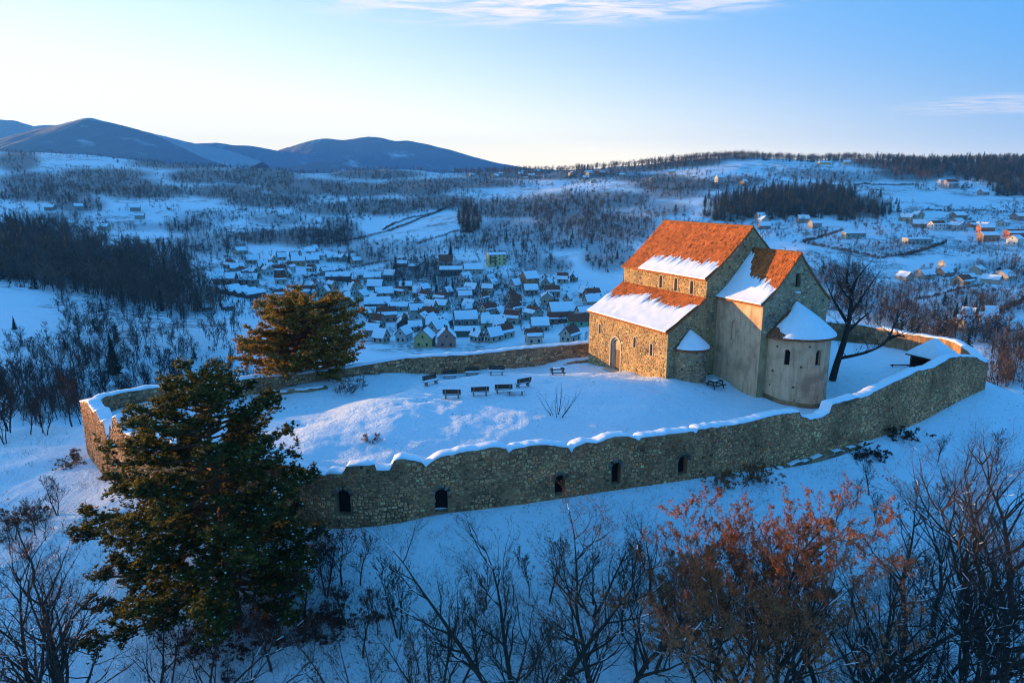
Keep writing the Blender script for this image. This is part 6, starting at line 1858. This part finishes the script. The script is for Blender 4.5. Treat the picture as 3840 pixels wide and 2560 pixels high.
# ------------------------------------------------------------------ the village
_hm = {}
def hmat(c):
    k = tuple(round(v, 3) for v in c)
    if k not in _hm:
        _hm[k] = noise_mat('painted_%d' % len(_hm), tuple(v * .85 for v in c), tuple(min(1, v * 1.1) for v in c), .8, .85)
    return _hm[k]
M['glass'] = noise_mat('dark_glass', (.02, .022, .025), (.035, .038, .042), 1.0, .25)
M['red_roof'] = noise_mat('red_roof', (.16, .045, .028), (.26, .075, .04), 1.2, .85)
M['brown_roof'] = noise_mat('brown_roof', (.10, .05, .032), (.16, .08, .05), 1.2, .85)
hpos = []
LAND = []
def house(label, x, y, w=10, d=8, h=4.5, rise=3.2, yaw=0, col=(.5, .46, .38), roof='brown', snow=(1, 1), group=None, win=(3, 1), name='house', cat='house', chimney=True, at_xy=None, trim=None):
    if at_xy: p = (*at_xy, gz(*at_xy))
    else: p = hit(x, y)
    if p is None: return None
    w, d, h, rise = w * .92, d * .92, h * .95, rise * .95
    hpos.append((p[0], p[1], max(w, d)))
    t = thing(name, label, cat, p, R(yaw), group)
    for key, ph in SHORT:
        if label.startswith(key): LAND.append((x, y, ph))
    hx, hy = w / 2, d / 2
    b_ = MB(); b_.prism([(-hy, -2.5), (hy, -2.5), (hy, h), (0, h + rise), (-hy, h)], -hx, hx)
    b_.build('wall', hmat(col), t)
    ov = .45; sl = rise / hy
    rfm = {'brown': M['brown_roof'], 'red': M['red_roof']}[roof]
    b_ = MB()
    for s_ in (-1, 1):
        pr = [(0, h + rise + .05), (s_ * (hy + ov), h - sl * ov + .05), (s_ * (hy + ov), h - sl * ov + .27), (0, h + rise + .27)]
        b_.prism(pr if s_ > 0 else pr[::-1], -hx - ov, hx + ov)
    rf = b_.build('roof', rfm, t)
    for s_, f in zip((-1, 1), snow):
        if f <= 0: continue
        b_ = MB(); top = 1 - f
        y0 = s_ * (hy + ov) * max(top, .02); z0 = h + rise - (rise + sl * ov) * max(top, .02)
        pr = [(y0, z0 + .28), (s_ * (hy + ov - .05), h - sl * (ov - .05) + .28), (s_ * (hy + ov - .05), h - sl * (ov - .05) + .5), (y0, z0 + .5)]
        b_.prism(pr if s_ > 0 else pr[::-1], -hx - ov + .1, hx + ov - .1)
        b_.build('roof_snow', M['snow'], rf)
    if chimney:
        b_ = MB(); cx_ = hx * .4; b_.box(cx_ - .3, cx_ + .3, .5, 1.1, h + rise - 1.0, h + rise + .9); b_.build('chimney', M['brown_roof'], rf)
    nw, storeys = win
    for st in range(storeys):
        z0 = .9 + st * 2.7
        if z0 + 1.2 > h: break
        for k in range(nw):
            xc = -hx + w * (k + .5) / nw
            for s_ in (-1, 1):
                MB().box(xc - .5, xc + .5, *sorted((s_ * (hy - .02), s_ * (hy + .05))), z0, z0 + 1.3).build('window', M['glass'], t)
        for s_ in (-1, 1):
            for yc in ((-hy * .45, hy * .45) if nw else ()):
                MB().box(*sorted((s_ * (hx - .02), s_ * (hx + .05))), yc - .5, yc + .5, z0, z0 + 1.3).build('window', M['glass'], t)
    if nw and rise > 2.5:
        for s_ in (-1, 1):
            MB().box(*sorted((s_ * (hx - .02), s_ * (hx + .05))), -.45, .45, h + .2, h + 1.2).build('window', M['glass'], t)
    return t
SHORT = [('pink house with', 'pink red-roofed house'), ('small green-walled', 'small green house'), ('dark timber gable', 'dark timber gable house'), ('grey-green house', 'grey-green house'), ('yellow gabled', 'yellow gabled house'),
         ('salmon gabled', 'salmon gabled house'), ('long dark green', 'long green shed'), ('wide snowy-roofed', 'house with the dark garage'), ('left one of twin', 'twin dark gables'), ('long barn', 'broad snowy barn'), ('long low white', 'long low white building'),
         ('lone dark-walled', 'lone dark cabin'), ('tall yellow', 'tall yellow apartment house'), ('peach gabled', 'peach gabled house'), ('large snowy-roofed house nearest', 'large house by the church corner'), ('green-walled house', 'green house with red roof'),
         ('orange-walled house with', 'topmost orange-walled house'), ('orange-walled house at', 'lower orange-walled house'), ('long snowy barn', 'long snowy barn'), ('pink long-walled', 'pink long-walled house'), ('snowy gabled house right', 'snowy gabled house'), ('pale house at the right edge of the upper', 'pale house of the upper village'),
         ('leftmost of four', 'four parallel sheds'), ('long flat-roofed', 'long flat-roofed building'), ('red-roofed white villa', 'red-roofed white villa'), ('dark red long', 'dark red long house'), ('brick-red house', 'brick-red house'), ('old pale house', 'old pale house'), ('snowy cottage', 'snowy cottage')]
def zc(a, b_): return ((1100 + a / 2.94) / S, (880 + b_ / 2.94) / S)
def zd(a, b_): return ((700 + a / 1.47) / S, (850 + b_ / 1.47) / S)
CREAM, PINK, GREEN, YEL, GREY, PEACH, DARK = (.44, .36, .25), (.42, .20, .15), (.13, .22, .17), (.46, .36, .15), (.32, .30, .27), (.48, .23, .12), (.09, .065, .05)
house('pink house with a patchy red hipped-looking roof at the left end of the near village', *zc(1030, 950), 11, 10, 4.5, 4, 18, PINK, 'red', (.35, .7))
house('small green-walled house left of the pink red-roofed house', *zc(880, 915), 9, 7, 3.6, 2.8, 10, GREEN)
house('dark timber gable house with a brown roof in the near village', *zc(1240, 1030), 9, 10, 3.2, 4.2, 100, DARK, 'brown', (.75, .6))
house('grey-green house with an orange-red ridge, right of the dark timber gable house', *zc(1390, 1015), 9, 10, 5.5, 4, 78, (.30, .36, .32), 'red', (.65, .9))
house('yellow gabled house right behind the far wall', *zc(1450, 1225), 9, 9, 4.6, 4.2, 84, YEL, 'brown', (.9, .8), win=(2, 1))
house('salmon gabled house right of the yellow gabled house', *zc(1690, 1225), 9, 9, 4.8, 4.4, 96, PINK, 'brown', (.85, .9), win=(2, 1))
house('long dark green shed right of the salmon house', *zc(1915, 1115), 13, 6, 3.2, 1.6, 2, (.09, .13, .10), 'brown', (1, 1), win=(0, 0), chimney=False, name='shed', cat='shed')
house('wide snowy-roofed house with a dark garage, in front of the church aisle', *zc(2200, 1030), 13, 9, 3.6, 3.6, 4, CREAM)
house('left one of twin snowy houses with dark gables', *zc(1510, 1000), 8, 8, 3.4, 3.4, 70, (.20, .16, .12))
house('right one of twin snowy houses with dark gables', *zc(1660, 1005), 8, 8, 3.4, 3.4, 72, (.20, .16, .12))
house('big snowy-roofed house behind the long green shed', *zc(1900, 985), 13, 10, 3.6, 4, 12, GREY)
house('long barn with one broad snowy roof in the left part of the near village', *zc(930, 810), 17, 10, 3.6, 3.6, 8, (.25, .22, .18), name='barn', cat='barn', chimney=False)
house('snowy house with a dark gable above the broad barn', *zc(1000, 690), 12, 8, 3.4, 3.6, 20, CREAM)
house('cream house left of the house with the dark gable', *zc(760, 720), 9, 8, 3.6, 3.4, 70, CREAM)
house('long low white-roofed building behind the pink house', *zc(1190, 835), 16, 7, 3.0, 2.2, 6, GREY, chimney=False)
house('lone dark-walled cabin on the slope above the near village', *zc(1240, 605), 9, 7, 3.2, 2.6, 8, (.14, .08, .06), win=(0, 0))
house('brown-red roofed house uphill, left of the yellow apartment house', *zc(1680, 345), 11, 9, 5, 4, 6, (.34, .24, .18), 'red', (0, .1))
house('long dark building under the red-roofed uphill house', *zc(1740, 440), 18, 8, 4.2, 2.2, 4, (.10, .10, .09), win=(5, 1), chimney=False)
house('old pale house with a big snowy roof left of the yellow apartment house', *zc(1985, 430), 15, 10, 4, 4, 8, (.46, .44, .36))
ya = house('tall yellow three-storey apartment house on the slope', *zc(2235, 330), 15, 10, 8.2, 1.8, 14, (.62, .54, .24), 'red', (.8, .85), win=(4, 3))
for st in range(2):
    MB().box(-6.5, -.5, -6.3, -5.0, 2.6 + st * 2.7, 2.8 + st * 2.7).build('balcony', M['concrete'], ya)
    MB().box(-6.5, -.5, -6.3, -6.2, 2.8 + st * 2.7, 3.6 + st * 2.7).build('balcony_rail', M['old_wood'], ya)
house('small snowy house left of the long dark building', *zc(1190, 355), 10, 6, 3, 2.2, 2, (.25, .15, .11), win=(0, 0))
house('small snowy shed beside the small snowy house uphill', *zc(1330, 378), 8, 5, 2.6, 1.6, -4, (.2, .17, .14), win=(0, 0), chimney=False, name='shed', cat='shed')
house('orange-walled house with a snowy roof at the top of the upper village', *zc(190, 235), 10, 9, 4.5, 3, 6, PEACH)
house('orange-walled house at the right of the upper village centre', *zc(60, 335), 11, 9, 4, 3.4, 12, PEACH)
house('snowy gabled house right of the orange-walled house', *zc(210, 315), 11, 9, 3.4, 3.8, 24, (.3, .28, .25))
house('pale house at the right edge of the upper village', *zc(430, 292), 10, 8, 3.6, 3.4, 30, (.42, .42, .36))
house('long snowy barn below the upper village', *zc(500, 500), 19, 8, 3.2, 2.8, 4, (.10, .08, .07), win=(0, 0), chimney=False, name='barn', cat='barn')
house('peach gabled house beside the lane near the church roof', *zd(1890, 322), 10, 10, 5.2, 4.4, 28, PEACH, win=(2, 2))
house('snowy house below the peach gabled house', *zd(1895, 372), 9, 8, 3.4, 3.2, 10, GREY)
house('red-roofed house left of the church nave', *zd(2015, 382), 9, 8, 3.6, 3.4, 8, (.4, .3, .24), 'red', (.2, .5))
house('large snowy-roofed house nearest to the church corner', *zd(2062, 492), 14, 11, 3.6, 4.4, 12, (.36, .30, .24))
house('brown-red roofed house hard by the church corner', *zd(2235, 400), 9, 8, 3.6, 3.4, 20, (.3, .18, .12), 'red', (.2, .6))
house('green-walled house with a bare red roof beside the church aisle', *zd(2170, 545), 13, 8, 3.2, 2.8, 2, (.14, .36, .22), 'red', (0, .3))
house('red-roofed barn left of the green-walled house', *zd(2050, 530), 11, 7, 3.0, 2.8, 4, (.28, .14, .10), 'red', (.15, .3), chimney=False)
house('snowy cottage in front of the large snowy-roofed house', *zd(1945, 572), 9, 8, 3.4, 3.4, 6, GREY)
house('snowy house in the middle of the near village, below the lane', *zd(1800, 520), 8, 8, 3.4, 3.4, 80, CREAM)
house('pink long-walled house at the left end of the upper village', *zd(215, 315), 14, 9, 4, 3.2, 6, PINK)
house('snowy house right of the pink long-walled house', *zd(340, 318), 13, 9, 3.6, 3.6, 8, (.36, .3, .26))
for k, lb in enumerate(('leftmost of four parallel slanting shed roofs', 'second of four parallel slanting shed roofs', 'third of four parallel slanting shed roofs', 'rightmost of four parallel slanting shed roofs')):
    house(lb + ' near the upper village', *zd(232 + k * 46, 362 + k * 9), 15, 5, 2.6, 1.8, 60, (.12, .09, .075), win=(0, 0), chimney=False, name='shed', cat='shed')
house('tiny snowy cabin below the four parallel sheds', *zd(222, 458), 5, 4.5, 2.2, 2, 40, (.2, .17, .14), win=(0, 0), chimney=False, name='cabin', cat='cabin')
house('tiny snowy hut left of the cabin under the four sheds', *zd(115, 460), 4.5, 3, 1.8, 1.4, 20, (.2, .17, .14), win=(0, 0), chimney=False, name='cabin', cat='cabin')
# fill: look-alike houses, grouped by quarter
WALLC = [CREAM, GREY, (.42, .36, .28), (.36, .30, .24), (.5, .4, .3), (.28, .22, .18), (.45, .45, .42)]
rng3 = random.Random(17)
CN = {CREAM: 'cream-walled', GREY: 'grey-walled', (.42, .36, .28): 'beige-walled', (.36, .30, .24): 'brownish-walled', (.5, .4, .3): 'sand-coloured', (.28, .22, .18): 'dark-walled', (.45, .45, .42): 'pale-walled'}
used_labels = set()
def name_by_landmark(p, col, red, w, fallback):
    x, y = [float(v) for v in project(np.array([p[0]]), np.array([p[1]]), np.array([p[2]]))[0:2]]
    look = ('small ' if w < 9.3 else 'big ' if w > 11.8 else '') + CN[col] + (' red-roofed house' if red else ' snow-roofed house')
    for lx, ly, ph in sorted(LAND, key=lambda l: (l[0] - x) ** 2 + 2 * (l[1] - y) ** 2)[:5]:
        dx, dy = x - lx, y - ly
        rel = ('just left of' if dx < 0 else 'just right of') if abs(dx) > 1.5 * abs(dy) else ('behind' if dy < 0 else 'in front of')
        lab = look + ' ' + rel + ' the ' + ph
        if lab not in used_labels and len(lab.split()) <= 16:
            used_labels.add(lab); return lab
    return fallback
def quarter(n, x0, x1, y0, y1, label, group, w=(8, 13), yaw=(-20, 40), far=False, test=None, redp=.1, hpos_gap=.62, tall=(3.0, 4.4)):
    c = tries = 0
    while c < n and tries < n * 25:
        tries += 1
        x, y = rng3.uniform(x0, x1), rng3.uniform(y0, y1)
        if test and not test(x, y): continue
        p = hit(x, y)
        if p is None or p[1] < 180: continue
        ww = rng3.uniform(*w)
        if any(math.hypot(p[0] - a, p[1] - b_) < (ww + s_) * hpos_gap for a, b_, s_ in hpos): continue
        red = rng3.random() < redp
        wc = rng3.choice(WALLC)
        lab = name_by_landmark(p, wc, red, ww, label) if not far else label
        house(lab, x, y, ww, ww * rng3.uniform(.62, .9), rng3.uniform(*tall), rng3.uniform(2.4, 4.0), rng3.uniform(*yaw) + (90 if rng3.random() < .3 else 0), wc, 'red' if red else 'brown',
              (rng3.uniform(.1, .5), rng3.uniform(.4, 1)) if red else (rng3.choice((1, 1, .85)), 1), group, win=(2, 1) if not far else (0, 0), chimney=not far)
        c += 1
house('long flat-roofed pale building in the V-shaped field right of the church', 2105, 560, 22, 9, 4.2, .8, 4, (.34, .36, .33), 'brown', (1, 1), win=(6, 1), chimney=False)
house('low greenish building behind the flat-roofed pale building', 1960, 545, 20, 8, 3.6, .8, 8, (.24, .3, .28), 'brown', (1, 1), win=(4, 1), chimney=False)
house('red-roofed white villa in the fields right of the church', 2150, 528, 13, 10, 5.4, 3.2, 8, (.6, .58, .54), 'red', (.25, .5), win=(3, 2))
house('dark red long house at the right edge of the picture', 2330, 545, 16, 9, 4, 3, 2, (.3, .1, .07), 'red', (.5, .7))
house('brick-red house left of the dark red long house', 2262, 535, 12, 9, 5, 3, -6, (.36, .13, .08), 'brown', (1, 1), win=(3, 1))
house('orange-walled little house above the brick-red house', 2232, 522, 7, 6, 3, 2.2, 8, PEACH, 'red', (.6, .8))
house('white house with a yellow side wall at the right edge', 2330, 562, 11, 9, 5, 3, 30, (.6, .58, .5), 'brown', (1, 1), win=(2, 1))
house('snowy-roofed brown house left of the white house at the right edge', 2268, 553, 15, 9, 5, 2.6, 4, (.28, .17, .12), 'brown', (1, 1), win=(4, 1))
house('large red-roofed villa below the wooded ridge at right', 2182, 432, 18, 13, 7, 5, 12, (.5, .4, .36), 'red', (.2, .5), win=(3, 2))
house('white tower house left of the red-roofed villa', 2160, 430, 7, 7, 9, 2, 10, (.6, .6, .6), 'brown', (1, 1), win=(1, 2))
house('pale house with dark hedge right of the red-roofed villa', 2258, 448, 12, 9, 4, 3.4, 20, GREY)
house('white farmhouse on the slope above the nave roof', 1652, 418, 12, 9, 6.5, 3.4, 20, (.62, .62, .56), 'brown', (1, 1), win=(2, 2))
house('peach cottage right of the white farmhouse', 1708, 424, 10, 8, 4, 3.4, 40, (.5, .36, .24), 'brown', (1, 1))
house('sunlit long farm building high on the ridge', 1893, 379, 22, 9, 4.5, 2.2, 6, (.62, .5, .3), 'red', (.9, .9), win=(4, 1), chimney=False)
house('second sunlit house on the ridge, right of the long farm building', 1945, 378, 12, 8, 4.5, 3, -8, (.62, .5, .3))
quarter(60, 850, 1360, 645, 790, 'snow-roofed house among the crowded roofs of the near village', 'houses of the near village', (5.5, 10), (-35, 55), hpos_gap=.48, redp=.34, test=lambda x, y: y > 820 - (x - 850) * .22 - 130 and y < 812 - (x - 850) * .06)
quarter(36, 500, 830, 575, 690, 'snow-roofed house among the roofs of the upper village', 'houses of the upper village', (5.5, 10), (-35, 55), hpos_gap=.5, redp=.3)
quarter(8, 760, 900, 640, 720, 'snowy farm building on the lane between the two village clusters', 'farm buildings along the lane')
quarter(14, 1080, 1330, 396, 412, 'small pale house of the hillside hamlet left of the wooded ridge', 'hamlet houses left of the ridge', (11, 15), far=True)
quarter(8, 1340, 1560, 396, 425, 'small pale house scattered below the wooded ridge, above the church roof', 'scattered houses below the ridge', (11, 15), far=True)
quarter(9, 2050, 2352, 500, 530, 'snowy house in the upper row right of the church', 'upper row right of the church', (10, 14), far=False)
quarter(10, 2060, 2320, 612, 655, 'low snowy shed roof in the cluster right of the old bare tree', 'shed roofs right of the old tree', (9, 14), (10, 40), True, tall=(2.2, 2.8))
quarter(6, 2170, 2300, 730, 760, 'little snowy hut near the lane behind the old bare tree', 'huts by the lane', (4, 7), far=True, tall=(2, 2.5))
quarter(9, 60, 330, 480, 535, 'small snowy house on the far valley floor at left', 'houses on the valley floor at left', (9, 12), far=True)
quarter(5, 1730, 1900, 500, 530, 'small snowy house just beyond the chancel roof', 'houses beyond the chancel roof', (9, 12), far=True)
# ------------------------------------------------------------------ haze
hz = MB().box(-3620, 3620, -1560, 5480, float(GZ.min()) - 6, 385)
hm = bpy.data.materials.new('haze')
hm.use_nodes = True
hn, hl = hm.node_tree.nodes, hm.node_tree.links
hn.clear()
ho = hn.new('ShaderNodeOutputMaterial')
hv = hn.new('ShaderNodeVolumePrincipled')
hv.inputs['Color'].default_value = (.13, .46, 1.0, 1)
hv.inputs['Density'].default_value = 1.12e-4
hv.inputs['Anisotropy'].default_value = 0.0
hl.new(hv.outputs[0], ho.inputs['Volume'])
hz.build('haze', hm, kind='stuff')
